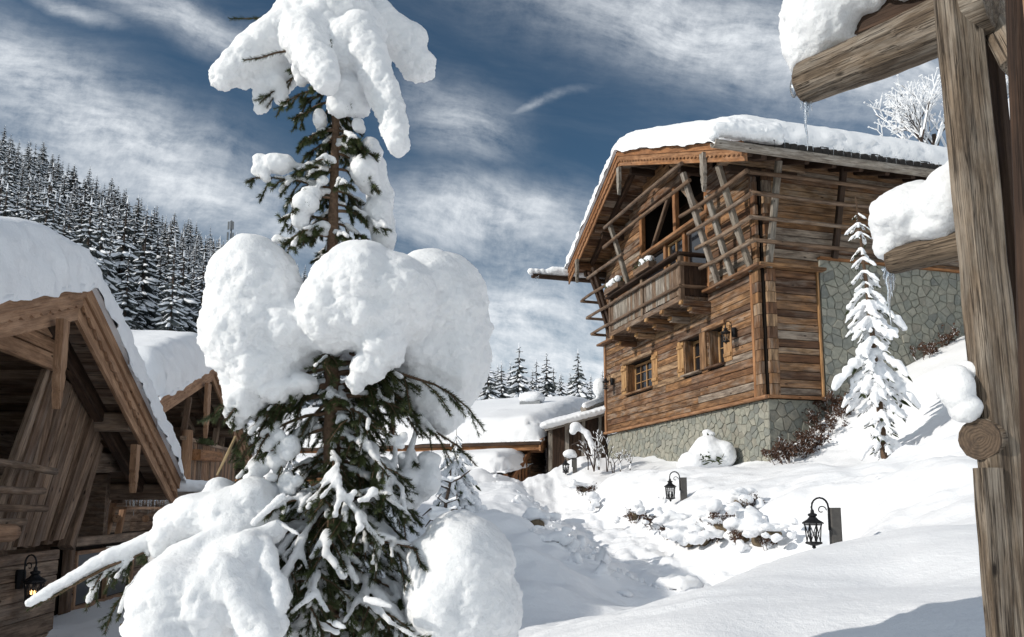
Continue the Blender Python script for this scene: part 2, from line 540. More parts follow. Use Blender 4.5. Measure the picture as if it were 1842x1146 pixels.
def tube_geo(pts, rad, n=6):
    pts = [np.asarray(p, float) for p in pts]
    vs = []; fs = []
    up = np.array([0.13, .2, 1.0])
    for i, p in enumerate(pts):
        d = pts[min(i + 1, len(pts) - 1)] - pts[max(i - 1, 0)]
        d = d / (np.linalg.norm(d) + 1e-9)
        a = np.cross(d, up); l = np.linalg.norm(a)
        a = np.array([1., 0, 0]) if l < 1e-4 else a / l
        b = np.cross(d, a)
        r = rad[i] if hasattr(rad, '__len__') else rad
        for j in range(n):
            th = 2 * math.pi * j / n
            vs.append(p + r * (math.cos(th) * a + math.sin(th) * b))
    for i in range(len(pts) - 1):
        for j in range(n):
            a = i * n + j; b = i * n + (j + 1) % n
            fs.append((a, b, b + n, a + n))
    fs.append(tuple(range(n))); fs.append(tuple((len(pts) - 1) * n + j for j in range(n - 1, -1, -1)))
    return vs, fs


class Geo:
    """collects several shapes of ONE part"""
    def __init__(s): s.v = []; s.f = []; s.m = []
    def put(s, vs, fs, mi=0):
        k = len(s.v); s.v += [tuple(v) for v in vs]; s.f += [tuple(i + k for i in f) for f in fs]; s.m += [mi] * len(fs)
    def tube(s, pts, rad, n=6, mi=0): s.put(*tube_geo(pts, rad, n), mi)
    def box(s, lo, hi, mi=0):
        x0, y0, z0 = lo; x1, y1, z1 = hi
        s.put([(x0, y0, z0), (x1, y0, z0), (x1, y1, z0), (x0, y1, z0), (x0, y0, z1), (x1, y0, z1), (x1, y1, z1), (x0, y1, z1)],
              [(0, 3, 2, 1), (4, 5, 6, 7), (0, 1, 5, 4), (1, 2, 6, 5), (2, 3, 7, 6), (3, 0, 4, 7)], mi)
    def lathe(s, prof, c=(0, 0, 0), n=12, mi=0):
        vs = []; fs = []
        for r, z in prof:
            for j in range(n):
                th = 2 * math.pi * j / n
                vs.append((c[0] + r * math.cos(th), c[1] + r * math.sin(th), c[2] + z))
        for i in range(len(prof) - 1):
            for j in range(n):
                a = i * n + j; b = i * n + (j + 1) % n
                fs.append((a, b, b + n, a + n))
        s.put(vs, fs, mi)
    def build(s, name, mats, parent=None, mtx=None, smooth=False):
        return add(name, link_mesh(name, s.v, s.f, mats, s.m, smooth), parent, mtx)


_ico = {}


def ico(lv=2):
    if lv not in _ico:
        t = (1 + 5 ** .5) / 2
        v = [(-1, t, 0), (1, t, 0), (-1, -t, 0), (1, -t, 0), (0, -1, t), (0, 1, t), (0, -1, -t), (0, 1, -t), (t, 0, -1), (t, 0, 1), (-t, 0, -1), (-t, 0, 1)]
        f = [(0, 11, 5), (0, 5, 1), (0, 1, 7), (0, 7, 10), (0, 10, 11), (1, 5, 9), (5, 11, 4), (11, 10, 2), (10, 7, 6), (7, 1, 8), (3, 9, 4), (3, 4, 2), (3, 2, 6), (3, 6, 8), (3, 8, 9), (4, 9, 5), (2, 4, 11), (6, 2, 10), (8, 6, 7), (9, 8, 1)]
        v = [np.array(p) / np.linalg.norm(p) for p in v]
        for _ in range(lv):
            c = {}; nf = []
            def mid(a, b):
                k = (min(a, b), max(a, b))
                if k not in c:
                    m = v[a] + v[b]; v.append(m / np.linalg.norm(m)); c[k] = len(v) - 1
                return c[k]
            for a, b, d in f:
                x, y, z = mid(a, b), mid(b, d), mid(d, a)
                nf += [(a, x, z), (b, y, x), (d, z, y), (x, y, z)]
            f = nf
        _ico[lv] = (np.array(v), np.array(f))
    return _ico[lv]


def ball(c, r, rot=None):
    v, f = ico(1 if np.max(r) < .045 else 2)
    q = v * np.asarray(r, float)
    if rot is not None:
        q = q @ np.array(Matrix.Rotation(rot[0], 3, rot[1])).T
    return q + np.asarray(c, float), f


def cap(p0, r0, p1, r1, step=.55):
    """round-ended tapered run of snow as overlapping balls"""
    p0, p1 = np.asarray(p0, float), np.asarray(p1, float)
    n = max(2, int(np.linalg.norm(p1 - p0) / (step * min(r0, r1))) + 1)
    n = min(n, 14)
    return [ball(p0 + (p1 - p0) * i / (n - 1), r0 + (r1 - r0) * i / (n - 1)) for i in range(n)]


def blob_mesh(name, balls, voxel, mat, smooth=6, d1=(.0, 8.), d2=(.0, 30.), droop=None, seed=0.):
    """many overlapping balls fused to one skin of snow, then roughened"""
    vs = []; fs = []; k = 0
    for v, f in balls:
        vs.append(v); fs.append(f + k); k += len(v)
    vs = np.concatenate(vs); fs = np.concatenate(fs)
    me = bpy.data.meshes.new(name + '_raw')
    me.from_pydata(vs.tolist(), [], fs.tolist())
    o = bpy.data.objects.new(name + '_raw', me)
    COL.objects.link(o)
    rm = o.modifiers.new('r', 'REMESH'); rm.mode = 'VOXEL'; rm.voxel_size = voxel
    if smooth:
        sm = o.modifiers.new('s', 'SMOOTH'); sm.iterations = smooth; sm.factor = .5
    dg = bpy.context.evaluated_depsgraph_get()
    ev = o.evaluated_get(dg)
    res = bpy.data.meshes.new_from_object(ev)
    bpy.data.objects.remove(o); bpy.data.meshes.remove(me)
    n = len(res.vertices)
    co = np.empty(n * 3); res.vertices.foreach_get('co', co); co = co.reshape(-1, 3)
    no = np.empty(n * 3); res.vertex_normals.foreach_get('vector', no); no = no.reshape(-1, 3)
    disp = np.zeros(n)
    if d1[0]: disp += d1[0] * fbm(co + seed, d1[1], 3)
    if d2[0]: disp += d2[0] * (fbm(co + seed + 5, d2[1], 5, .66) * (1.2 - .95 * np.clip(no[:, 2] * 1.3, 0, 1)))
    co = co + no * disp[:, None]
    res.vertices.foreach_set('co', co.ravel())
    res.polygons.foreach_set('use_smooth', np.ones(len(res.polygons), dtype=bool))
    res.materials.clear(); res.materials.append(M[mat])
    res.name = name
    res.update()
    return res

# ------------------------------------------------------------------ terrain
CTRL = [  # photograph point, distance
    (1400, 1146, 4.6), (1250, 1146, 4.6), (1700, 1146, 4.2), (1790, 1090, 4.4), (1060, 1150, 5.2), (1150, 1108, 5.6), (1250, 1062, 6.3), (1330, 1028, 7.0), (1400, 1003, 7.8), (1480, 988, 8.6), (1515, 985, 9.2),
    (1600, 1050, 6.0), (1760, 1000, 6.2), (1700, 950, 8.2), (1600, 960, 8.6), (1640, 900, 10.2), (1560, 900, 11.0), (1750, 830, 11.),
    (1000, 1185, 5.2), (1100, 1178, 4.8), (1150, 1122, 7.4), (1060, 1120, 7.4), (1250, 1085, 8.2), (1330, 1050, 8.9), (1400, 1025, 9.6),
    # path
    (1150, 1098, 9.6), (1190, 1075, 10.2), (1290, 1040, 10.8), (1400, 1015, 11.2), (1500, 1010, 11.3), (1330, 995, 12.3), (1250, 965, 13.6), (1170, 940, 15.2), (1080, 922, 17.6), (985, 905, 21.), (950, 880, 26.), (930, 866, 29.),
    # left bank
    (960, 925, 18.), (1010, 955, 14.6), (1080, 1005, 11.7), (940, 962, 13.0), (900, 882, 17.5), (930, 1050, 8.6), (1000, 1146, 6.4), (1050, 1075, 8.2), (880, 920, 14.), (1000, 1020, 10.), (870, 1000, 10.), (860, 855, 22.), (800, 900, 16.), (780, 960, 12.),
    # right bank foot and top
    (1200, 967, 14.2), (1300, 985, 12.8), (1390, 990, 11.9), (1100, 930, 17.4), (1040, 908, 20.), (990, 880, 25.),
    (1232, 893, 15.6), (1320, 905, 13.9), (1420, 915, 12.6), (1480, 940, 11.4), (1100, 856, 19.4), (1180, 872, 17.2), (1005, 838, 24.5), (1033, 848, 23.),
    # slope up to the chalet
    (1385, 826, 17.9), (1100, 838, 26.6), (1240, 836, 21.8), (1320, 838, 19.6), (1480, 748, 18.5), (1560, 690, 19.3), (1640, 645, 20.), (1735, 598, 21.), (1500, 850, 14.2), (1590, 838, 15.2), (1620, 740, 17.2), (1700, 690, 17.), (1430, 850, 15.2), (1650, 840, 13.2), (1720, 770, 13.6),
]
pts = [P(u, v, Y) for u, v, Y in CTRL]
pts += [np.array(p) for p in [(-1.2, 3.8, -1.75), (-3.5, 6., -1.8), (-6, 8, -1.9), (-6, 13, -1.5), (-3, 10, -1.45), (0, 3, -1.5), (3, 2, -1.0), (-4, 18, -.9), (-10, 25, -.6), (-2, 27, .35), (0.5, 30, .9), (6, 31, 1.4), (-12, 45, .6), (3, 45, 1.8), (14, 45, 5.5), (20, 33, 6.), (24, 22, 7.), (14, 14, 4.8), (9, 7, 1.5), (10, 0, 1.), (-15, 5, -2), (-20, 40, 0), (30, 40, 10), (30, 10, 8), (0, -6, -1.8), (12, 60, 7), (-10, 60, 1.)]]
pts = np.array(pts)


def tps_fit(xy, z, lam=.0004):
    n = len(xy)
    d2 = ((xy[:, None] - xy[None]) ** 2).sum(2)
    K_ = .5 * d2 * np.log(d2 + 1e-9) + lam * n * np.eye(n)
    Pm = np.c_[np.ones(n), xy]
    A_ = np.block([[K_, Pm], [Pm.T, np.zeros((3, 3))]])
    return np.linalg.solve(A_, np.r_[z, 0, 0, 0])


TXY = pts[:, :2].copy(); TW = tps_fit(TXY, pts[:, 2])


def path_dist(x, y):
    c = np.array([P(1480, 1012, 11.3)[:2], P(1330, 1020, 11.2)[:2], P(1220, 1030, 11.5)[:2], P(1180, 985, 13.2)[:2], P(1110, 945, 15.5)[:2], P(1040, 922, 18)[:2], P(975, 905, 21.)[:2], P(950, 880, 26.)[:2], P(935, 866, 29.)[:2]])
    best = np.full(x.shape, 99.)
    for a, b in zip(c[:-1], c[1:]):
        ab = b - a
        t = np.clip(((x - a[0]) * ab[0] + (y - a[1]) * ab[1]) / (ab @ ab), 0, 1)
        best = np.minimum(best, np.hypot(x - a[0] - t * ab[0], y - a[1] - t * ab[1]))
    return best


HEAPS = [(900, 862, 19., .9, .55), (940, 880, 17.5, .7, .35), (925, 905, 15.5, .8, .45), (945, 940, 13.2, .6, .25), (975, 985, 11.4, .5, .16), (900, 960, 12.2, .8, .45), (945, 1010, 10., .5, .25),
         (1000, 1040, 9.6, .5, .14), (960, 1075, 8.2, .5, .16), (860, 870, 20., 1.1, .6), (1620, 790, 14.6, .45, .3), (1585, 870, 13.2, .4, .22), (1655, 880, 11.5, .7, .2), (1560, 930, 10.6, .6, .18), (1500, 880, 13.4, .5, .15),
         (1330, 890, 13.9, .5, .22), (1230, 900, 15.1, .45, .2), (1410, 905, 12.5, .5, .2), (1120, 890, 18., .6, .3), (1060, 872, 20., .6, .3), (1740, 1010, 6.3, .7, .1), (1650, 985, 7.6, .6, .12), (1470, 850, 15.4, .8, .15), (1690, 790, 13., .5, .22)]
HEAPS = [(*P(u, v, Y)[:2], r, h) for u, v, Y, r, h in HEAPS]


def ground(x, y, rough=True):
    x = np.asarray(x, float); y = np.asarray(y, float)
    z = TW[-3] + TW[-2] * x + TW[-1] * y
    for (px, py), wt in zip(TXY, TW):
        d2 = (x - px) ** 2 + (y - py) ** 2
        z = z + wt * .5 * d2 * np.log(d2 + 1e-9)
    if rough:
        q = np.stack([x, y, np.zeros_like(x)], 1)
        pd = path_dist(x, y)
        on = 1 / (1 + np.exp((pd - .95) * 6))
        for hx, hy, r, h in HEAPS:
            wob = 1 + .35 * vnoise(q * 2.2 + hx)
            z = z + h * .55 * np.exp(-((x - hx) ** 2 + (y - hy) ** 2) / (r * r) * wob * 1.6)
        near = 1 / (1 + np.exp((y - 40) * .3))
        calm = 1 - .7 / (1 + np.exp((np.hypot(x - 2.2, (y - 6.2) * .6) - 2.) * 3))
        z = z + (1 - on) * near * calm * (.15 * fbm(q, .5, 3) + .09 * fbm(q + 9, 1.5, 3))
        # blown ripples, lumpy plough edges, trodden path
        lump = np.clip(1 - np.abs(pd - 1.7) / 1.2, 0, 1) * (y > 7)
        z = z + lump * (.10 * np.abs(fbm(q + 3, 1.5, 3)) + .05 * fbm(q + 4, 4.5, 3))
        left = 1 / (1 + np.exp((x - 1.6) * 4)) * (y > 5.5) * near
        z = z + left * (1 - on) * (.07 * np.abs(fbm(q + 31, 1.1, 3)) + .04 * np.abs(fbm(q + 37, 4., 3)))
        z = z + on * (.08 * fbm(q + 7, 2.2, 4, .7) + .06 * fbm(q + 2, 6.5, 3)) - on * .16 - on * .07 * np.exp(-((pd - .42 - .08 * vnoise(q * .7 + 3)) / .13) ** 2) - on * .09 * np.clip(vnoise(q * 3.4 + 50) - .15, 0, 1) - on * .05 * np.clip(vnoise(q * 6.1 + 70) - .1, 0, 1)
        z = z + .05 * np.exp(-((pd - 1.55) / .45) ** 2) * (y > 8.5) * (.6 + .6 * vnoise(q * 1.3 + 5))
        z = z + (1 - on) * .009 * np.sin((x * .35 + y * 1.2) * 9 + 7 * vnoise(q * 1.1)) * vnoise(q * .9 + 40)
    return z


def gz(x, y):
    return float(ground(np.array([x]), np.array([y]))[0])


gx = np.concatenate([np.arange(-40, -8, 1.), np.arange(-8, -3, .25), np.arange(-3, 9, .06), np.arange(9, 14, .2), np.arange(14, 40, 1.)])
gy = np.concatenate([np.arange(-8, 3, 1.), np.arange(3, 19.5, .055), np.arange(19.5, 32, .14), np.arange(32, 74, 1.)])
GX, GY = np.meshgrid(gx, gy)
ZZ = ground(GX.ravel(), GY.ravel())
V = np.c_[GX.ravel(), GY.ravel(), ZZ]
nx, ny = len(gx), len(gy)
I = (np.arange(ny - 1)[:, None] * nx + np.arange(nx - 1)[None]).ravel()
FQ = np.c_[I, I + 1, I + nx + 1, I + nx]
o = add('snowy_ground', link_mesh('snowy_ground', V, FQ, 'snow_ground', smooth=True))
o['kind'] = 'structure'; o['label'] = 'deep snow over the lane, its ploughed banks and the garden slope'


# the mountain behind: rises to the left, and again behind the chalet
def sky_v(u):
    return np.interp(u, [-900, -400, 0, 200, 400, 560, 760, 1000, 1500, 1690, 1780, 1900, 2600], [120, 200, 288, 385, 470, 545, 640, 690, 690, 520, 205, 150, 100])


def hill(x, y):
    x = np.asarray(x, float); y = np.asarray(y, float)
    u = 921 + F * x / np.maximum(y, 1) * .97
    vs_ = sky_v(u)
    yc = -(vs_ - 573) / F + SH
    c, s = math.cos(TILT), math.sin(TILT)
    ztop = 350 * (s + yc * c) / (c - yc * s)
    foot = 2.0 + .02 * y + np.interp(u, [-400, 200, 500], [14, 10, 0])
    t = np.clip((y - 75) / 275., 0, 1)
    z = foot + (ztop - foot) * t ** 1.12
    z = np.where(y > 350, ztop - (y - 350) * .25, z)
    return z + 2.0 * vnoise(np.stack([x * .02, y * .02, 0 * x], 1)) * np.clip((y - 70) / 40, 0, 1)


hx = np.arange(-520, 521, 10.); hy = np.concatenate([np.arange(60, 420, 6.), np.arange(420, 2600, 120.)])
HX, HY = np.meshgrid(hx, hy)
HX = HX * np.clip(HY / 400., 1, 5)
HZ = hill(HX.ravel(), HY.ravel())
HZ = np.where(HY.ravel() > 900, np.maximum(HZ, -60), HZ)
nx, ny = len(hx), len(hy)
I = (np.arange(ny - 1)[:, None] * nx + np.arange(nx - 1)[None]).ravel()
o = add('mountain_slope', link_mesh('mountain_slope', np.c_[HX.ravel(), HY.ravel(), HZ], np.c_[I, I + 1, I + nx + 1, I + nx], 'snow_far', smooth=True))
o['kind'] = 'structure'; o['label'] = 'snow covered mountainside rising behind the roofs'


# ------------------------------------------------------------------ snow lying on roofs
def roof_snow(name, fr, prof, x0, x1, T, to3, over=.1, r=None, res=.09, rag=.06, amp=.03, mat='snow', xend=True):
    """prof: roof line across as (a, z); x0..x1 along the ridge; to3(a, x, z) -> 3-D"""
    prof = np.array(prof, float)
    seg = np.hypot(*np.diff(prof, axis=0).T); cum = np.r_[0, np.cumsum(seg)]
    Ls = cum[-1]; r = r or T * .95
    def spaced(lo, hi):
        edge = r * (1 - np.cos(np.linspace(0, math.pi / 2, 12)))
        midn = np.linspace(lo + r, hi - r, max(3, int((hi - lo - 2 * r) / res)))
        return np.r_[lo + edge[:-1], midn, hi - edge[:-1][::-1]]
    ss = spaced(-over, Ls + over); xs = spaced(x0 - over, x1 + over)
    SS, XS = np.meshgrid(ss, xs)
    SS = SS.ravel(); XS = XS.ravel()
    ds = np.minimum(SS + over, Ls + over - SS); dx = np.minimum(XS - x0 + over, x1 + over - XS)
    qs = np.clip(1 - ds / r, 0, 1); qx = np.clip(1 - dx / r, 0, 1)
    f = np.sqrt(np.clip(1 - np.minimum(1, np.hypot(qs, qx)) ** 2, 0, 1))
    fine_s = np.linspace(-over - .01, Ls + over + .01, 600)
    def at(s):
        a = np.interp(s, cum, prof[:, 0]); z = np.interp(s, cum, prof[:, 1])
        lo = s < 0; hi = s > Ls
        d0 = (prof[1] - prof[0]) / seg[0]; d1 = (prof[-1] - prof[-2]) / seg[-1]
        a = np.where(lo, prof[0, 0] + d0[0] * s, np.where(hi, prof[-1, 0] + d1[0] * (s - Ls), a))
        z = np.where(lo, prof[0, 1] + d0[1] * s, np.where(hi, prof[-1, 1] + d1[1] * (s - Ls), z))
        return a, z
    a0, z0 = at(SS)
    k = np.linspace(-1, 1, 9); za = 0
    for kk in k: za = za + at(np.clip(SS + kk * T * 1.3, -over, Ls + over))[1]
    za = za / len(k)
    q = np.stack([a0, XS, z0], 1)
    edge = np.clip(1 - np.minimum(ds, dx) / (r * 1.3), 0, 1)
    hgt = T * f * (1 + .10 * fbm(q, .6, 2) + .04 * fbm(q, 2., 2))
    zt = np.where(f > .5, z0 + (za - z0) * np.clip((f - .5) * 2, 0, 1), z0) + hgt
    # lumpy face along the eaves
    push = amp * fbm(q + np.stack([0 * a0, 0 * a0, hgt * 2.2], 1), 5.5, 4, .6) * edge * 2.2
    sa = np.where(SS < Ls / 2, -1, 1) * (qs > 0); sx = np.where(XS < (x0 + x1) / 2, -1, 1) * (qx > 0)
    at_, xt = a0 + sa * push, XS + sx * push
    zt = zt + amp * .5 * fbm(q + 7, 9., 3) * edge
    rim = (ds < 1e-6) | (dx < 1e-6)
    sag = rag * np.clip(fbm(q * np.array([1, 1, 0.]) + 21, 1.6, 3) + .35, 0, 1) * 1.5
    zt = np.where(rim, z0 - sag, zt)
    top = to3(at_, xt, zt)
    bot = to3(a0, XS, z0 + .0 - np.where(rim, sag, 0))
    m_, n_ = len(ss), len(xs)
    nv = m_ * n_
    I = (np.arange(n_ - 1)[:, None] * m_ + np.arange(m_ - 1)[None]).ravel()
    ft = np.c_[I, I + 1, I + m_ + 1, I + m_]
    fb = np.c_[I, I + m_, I + m_ + 1, I + 1] + nv
    V = np.concatenate([top, bot])
    mi = np.array(fr.mi)
    V = V @ mi[:3, :3].T + mi[:3, 3]
    me = link_mesh(name, V, np.concatenate([ft, fb]), mat, smooth=True)
    # weld the rim
    import bmesh
    bm = bmesh.new(); bm.from_mesh(me)
    bmesh.ops.remove_doubles(bm, verts=bm.verts, dist=1e-5)
    bmesh.ops.recalc_face_normals(bm, faces=bm.faces)
    bm.to_mesh(me); bm.free()
    return add(name, me, fr.root)


def clip_poly(poly, a, b, c):
    """keep a*x+b*y<=c"""
    out = []
    for i in range(len(poly)):
        p, q = poly[i], poly[(i + 1) % len(poly)]
        dp, dq = a * p[0] + b * p[1] - c, a * q[0] + b * q[1] - c
        if dp <= 0: out.append(p)
        if dp * dq < 0:
            t = dp / (dp - dq); out.append((p[0] + t * (q[0] - p[0]), p[1] + t * (q[1] - p[1])))
    return out


def stones(parent, region, size, o3, ax, ay, nrm, gap=.009, sx=1., rs=5):
    """crazy-paved facing: every flagstone a piece of its own. region in wall coordinates"""
    rs = np.random.RandomState(rs)
    x0, x1 = min(p[0] for p in region), max(p[0] for p in region)
    y0, y1 = min(p[1] for p in region), max(p[1] for p in region)
    seeds = []
    tries = 0
    while tries < 6000:
        p = np.array([rs.uniform(x0 - size, x1 + size), rs.uniform(y0 - size, y1 + size)]); tries += 1
        dmin = size * rs.choice([.5, .7, .9, 1.2]) * rs.uniform(.85, 1.15)
        if all(math.hypot((p[0] - q[0]) / sx, p[1] - q[1]) > dmin for q in seeds): seeds.append(p)
    ax, ay, nrm = Vector(ax), Vector(ay), Vector(nrm)
    for i, p in enumerate(seeds):
        poly = list(region)
        for j, q in enumerate(seeds):
            if i == j: continue
            d = q - p; l = math.hypot(*d)
            if l > size * 4: continue
            m = (p + q) / 2
            poly = clip_poly(poly, d[0] / l, d[1] / l, (m @ d) / l - gap * rs.uniform(.6, 1.3))
            if len(poly) < 3: break
        if len(poly) < 3: continue
        c = np.mean(poly, axis=0)
        ar = .5 * abs(sum(poly[k][0] * poly[(k + 1) % len(poly)][1] - poly[(k + 1) % len(poly)][0] * poly[k][1] for k in range(len(poly))))
        if ar < size * size * .06: continue
        th = rs.uniform(.012, .035)
        tl = rs.uniform(-.03, .03, 2)
        vs = []
        k = len(poly)
        for (x, y) in poly: vs.append((x - c[0], y - c[1], 0))
        for (x, y) in poly: vs.append(((x - c[0]) * .985, (y - c[1]) * .985, th * .75))
        for (x, y) in poly:
            dx, dy = (x - c[0]) * .91, (y - c[1]) * .91
            vs.append((dx, dy, th + tl[0] * dx + tl[1] * dy))
        fs = [tuple(2 * k + t for t in range(k))]
        for r_ in (0, 1):
            fs += [(r_ * k + t, r_ * k + (t + 1) % k, (r_ + 1) * k + (t + 1) % k, (r_ + 1) * k + t) for t in range(k)]
        area = sum(poly[t][0] * poly[(t + 1) % k][1] - poly[(t + 1) % k][0] * poly[t][1] for t in range(k))
        if area < 0: fs = [f[::-1] for f in fs]
        m4 = Matrix((ax, ay, nrm)).transposed().to_4x4()
        m4.translation = Vector(o3) + ax * float(c[0]) + ay * float(c[1])
        add('flagstone', link_mesh('flagstone', vs, fs, 'stone'), parent, m4)


def plank_row(fr, name, a0, a1, pos, w_, h_, mat, up, holes=(), lmin=1.4, lmax=3.6, parent=None, jit=.012):
    """a run of boards end to end from a0 to a1 (scalars), pos(a) -> 3-D; holes are skipped"""
    spans = [(a0, a1)]
    for h0, h1 in holes:
        ns = []
        for s0, s1 in spans:
            if h1 <= s0 or h0 >= s1: ns.append((s0, s1)); continue
            if h0 > s0: ns.append((s0, h0))
            if h1 < s1: ns.append((h1, s1))
        spans = ns
    for s0, s1 in spans:
        a = s0
        while a < s1 - .02:
            b = a + random.uniform(lmin, lmax)
            if s1 - b < .6: b = s1
            beam(fr, name, pos(a + .003), pos(b - .003), w_ * random.uniform(.6, 1.5), h_, mat, up, segs=3, jit=jit, parent=parent, c=min(w_, h_) * .2)
            a = b


# ================================================================== THE CHALET
KP = P(1381, 711, 18.0)
CH = R(16.04)
chalet = thing('chalet', 'large timber chalet on a flagstone base with pole lattice and balcony', 'chalet', KP, CH)
C = Frame(chalet)
EXv = np.array([math.cos(CH), math.sin(CH), 0]); EYv = np.array([-math.sin(CH), math.cos(CH), 0])


def zroof(y):
    return 5.32 + (y + 1.25) * .409 if y <= 5.3 else 8.0 - (y - 5.3) * .535


GL = 9.3
LW = (5.75, 7.55); RW1 = (2.85, 3.75); RW2 = (1.72, 2.45); WZ = (1.05, 2.0)
# core of the walls (behind the boards), window openings left out
g = Geo()
ys = [0.02, RW2[0], RW2[1], RW1[0], RW1[1], LW[0], LW[1], GL]
for i in range(len(ys) - 1):
    a, b = ys[i], ys[i + 1]
    if (a, b) in (RW1, RW2, LW):
        g.box((.0, a, 0.), (.45, b, WZ[0])); g.box((.0, a, WZ[1]), (.45, b, 2.95))
    else:
        g.box((.0, a, 0.), (.45, b, 2.95))
g.box((.45, .3, 0), (.5, GL, 2.95)); g.box((.02, .0, 0), (9.8, .3, 5.4)); g.box((.5, GL - .3, -1.5), (9.8, GL, 5.2)); g.box((9.6, .3, -1.5), (9.8, GL, 5.2)); g.box((.5, .3, 2.9), (9.6, GL, 2.98))
for y0, y1, x in ((.3, 2.3, 0), (6.35, GL, 0), (2.3, 6.35, 1.3)):
    n = 6
    for k in range(n):
        a = y0 + (y1 - y0) * k / n; b = y0 + (y1 - y0) * (k + 1) / n
        g.box((x, a, 2.98), (x + .2, b, min(zroof(a), zroof(b)) - .25))
g.box((0.0, 2.2, 2.98), (1.5, 2.3, 5.9)); g.box((0, 6.35, 2.98), (1.5, 6.45, 6.9))
wall = g.build('wall', 'dark', chalet)

# gable boards, ground floor
z = .02
while z < 2.93:
    h = random.uniform(.15, .215)
    if z + h > 2.86: h = 2.95 - z
    holes = []
    if z + h > WZ[0] + .02 and z < WZ[1] - .02: holes = [RW2, RW1, LW]
    plank_row(C, 'wall_board', .26, GL - .12, lambda a, z=z, h=h: (-.02, a, z + h / 2), .045, h - .013, 'wood', (0, 0, 1), holes)
    z += h
# eave side boards beside the stone, ground floor
z = .02
while z < 2.93:
    h = random.uniform(.15, .22)
    if z + h > 2.86: h = 2.95 - z
    plank_row(C, 'wall_board', .30, 1.40, lambda a, z=z, h=h: (a, -.02, z + h / 2), .045, h - .013, 'wood', (0, 0, 1), lmin=3, lmax=4)
    z += h
# upper floor boards
z = 3.06
while z < 7.6:
    h = random.uniform(.16, .22)
    zz = z + h
    lo = -1.25 + (zz + .22 - 5.32) / .409; hi = 5.3 + (8.0 - zz - .22) / .535
    a0, a1 = max(.26, lo), min(GL - .12, hi)
    if a1 - a0 > .3:
        plank_row(C, 'gable_board', a0, a1, lambda a, z=z, h=h: (-.02, a, z + h / 2), .045, h - .013, 'wood', (0, 0, 1), [(2.3, 6.35)] if zz < 6.75 else [])
    if z < 5.45:
        plank_row(C, 'wall_board', .30, 8.6, lambda a, z=z, h=h: (a, -.02, z + h / 2), .045, h - .013, 'wood', (0, 0, 1), lmin=2.5, lmax=4.5)
    if 3.0 < z < 6.7:
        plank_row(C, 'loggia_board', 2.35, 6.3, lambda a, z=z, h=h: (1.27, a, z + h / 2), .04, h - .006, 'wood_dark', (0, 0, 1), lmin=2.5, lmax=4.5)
    z = zz
# stacked log ends at the corner
z = 0.
k = 0
while z < 5.3:
    h = random.uniform(.24, .30)
    for q, (p0, p1, up) in enumerate((((-.075, .13, z), (-.075, .13, z + h - .012), (1, 0, 0)), ((.15, -.075, z), (.15, -.075, z + h - .012), (0, 1, 0)))):
        beam(C, 'corner_block', p0, p1, .24 + random.uniform(-.015, .015), .09 + random.uniform(-.02, .02), 'wood', up, segs=1, c=.012)
    z += h; k += 1
beam(C, 'corner_board', (-.06, .34, 0), (-.06, .34, 2.94), .09, .09, 'wood_trim', (1, 0, 0))
beam(C, 'corner_board', (-.05, GL - .06, -.05), (-.05, GL - .06, 2.94), .13, .09, 'wood_trim', (1, 0, 0))
beam(C, 'corner_board', (1.43, -.05, 0), (1.43, -.05, 3.0), .05, .08, 'wood_new', (0, 1, 0))
# sill under the boards, ledge between the storeys
beam(C, 'sill_beam', (-.07, -.1, -.04), (-.07, GL + .02, -.04), .12, .08, 'wood_trim', jit=.01, segs=6)
beam(C, 'sill_beam', (-.06, -.08, -.035), (1.5, -.08, -.035), .10, .07, 'wood_trim')
for a, b in ((-.2, 2.3), (7.05, GL + .2)):
    beam(C, 'storey_ledge', (-.14, a, 2.99), (-.14, b, 2.99), .26, .07, 'wood', segs=4, jit=.01)
beam(C, 'storey_ledge', (-.2, -.13, 2.995), (1.55, -.13, 2.995), .26, .07, 'wood', segs=3, jit=.01)

# flagstone base
g = Geo(); g.box((.03, .03, -3.0), (9.7, GL, -.08)); g.box((1.5, -.06, -2.6), (9.8, .03, 3.28))
bpo = g.build('stone_base', 'mortar', chalet)
stones(bpo, [(0, -1.6), (GL, -1.6), (GL, -.085), (0, -.085)], .25, (.03, 0, 0), (0, 1, 0), (0, 0, 1), (-1, 0, 0), sx=1.15, rs=3)
stones(bpo, [(.0, -1.75), (1.5, -1.75), (1.5, -.085), (.0, -.085)], .36, (0, .03, 0), (1, 0, 0), (0, 0, 1), (0, -1, 0), rs=4)
stones(bpo, [(1.5, -1.35), (3.0, -.6), (6.2, .9), (6.2, 3.27), (1.5, 3.27)], .29, (0, -.06, 0), (1, 0, 0), (0, 0, 1), (0, -1, 0), rs=8)
beam(C, 'wall_cap', (1.46, -.10, 3.30), (8.6, -.10, 3.30), .14, .05, 'wood_trim')


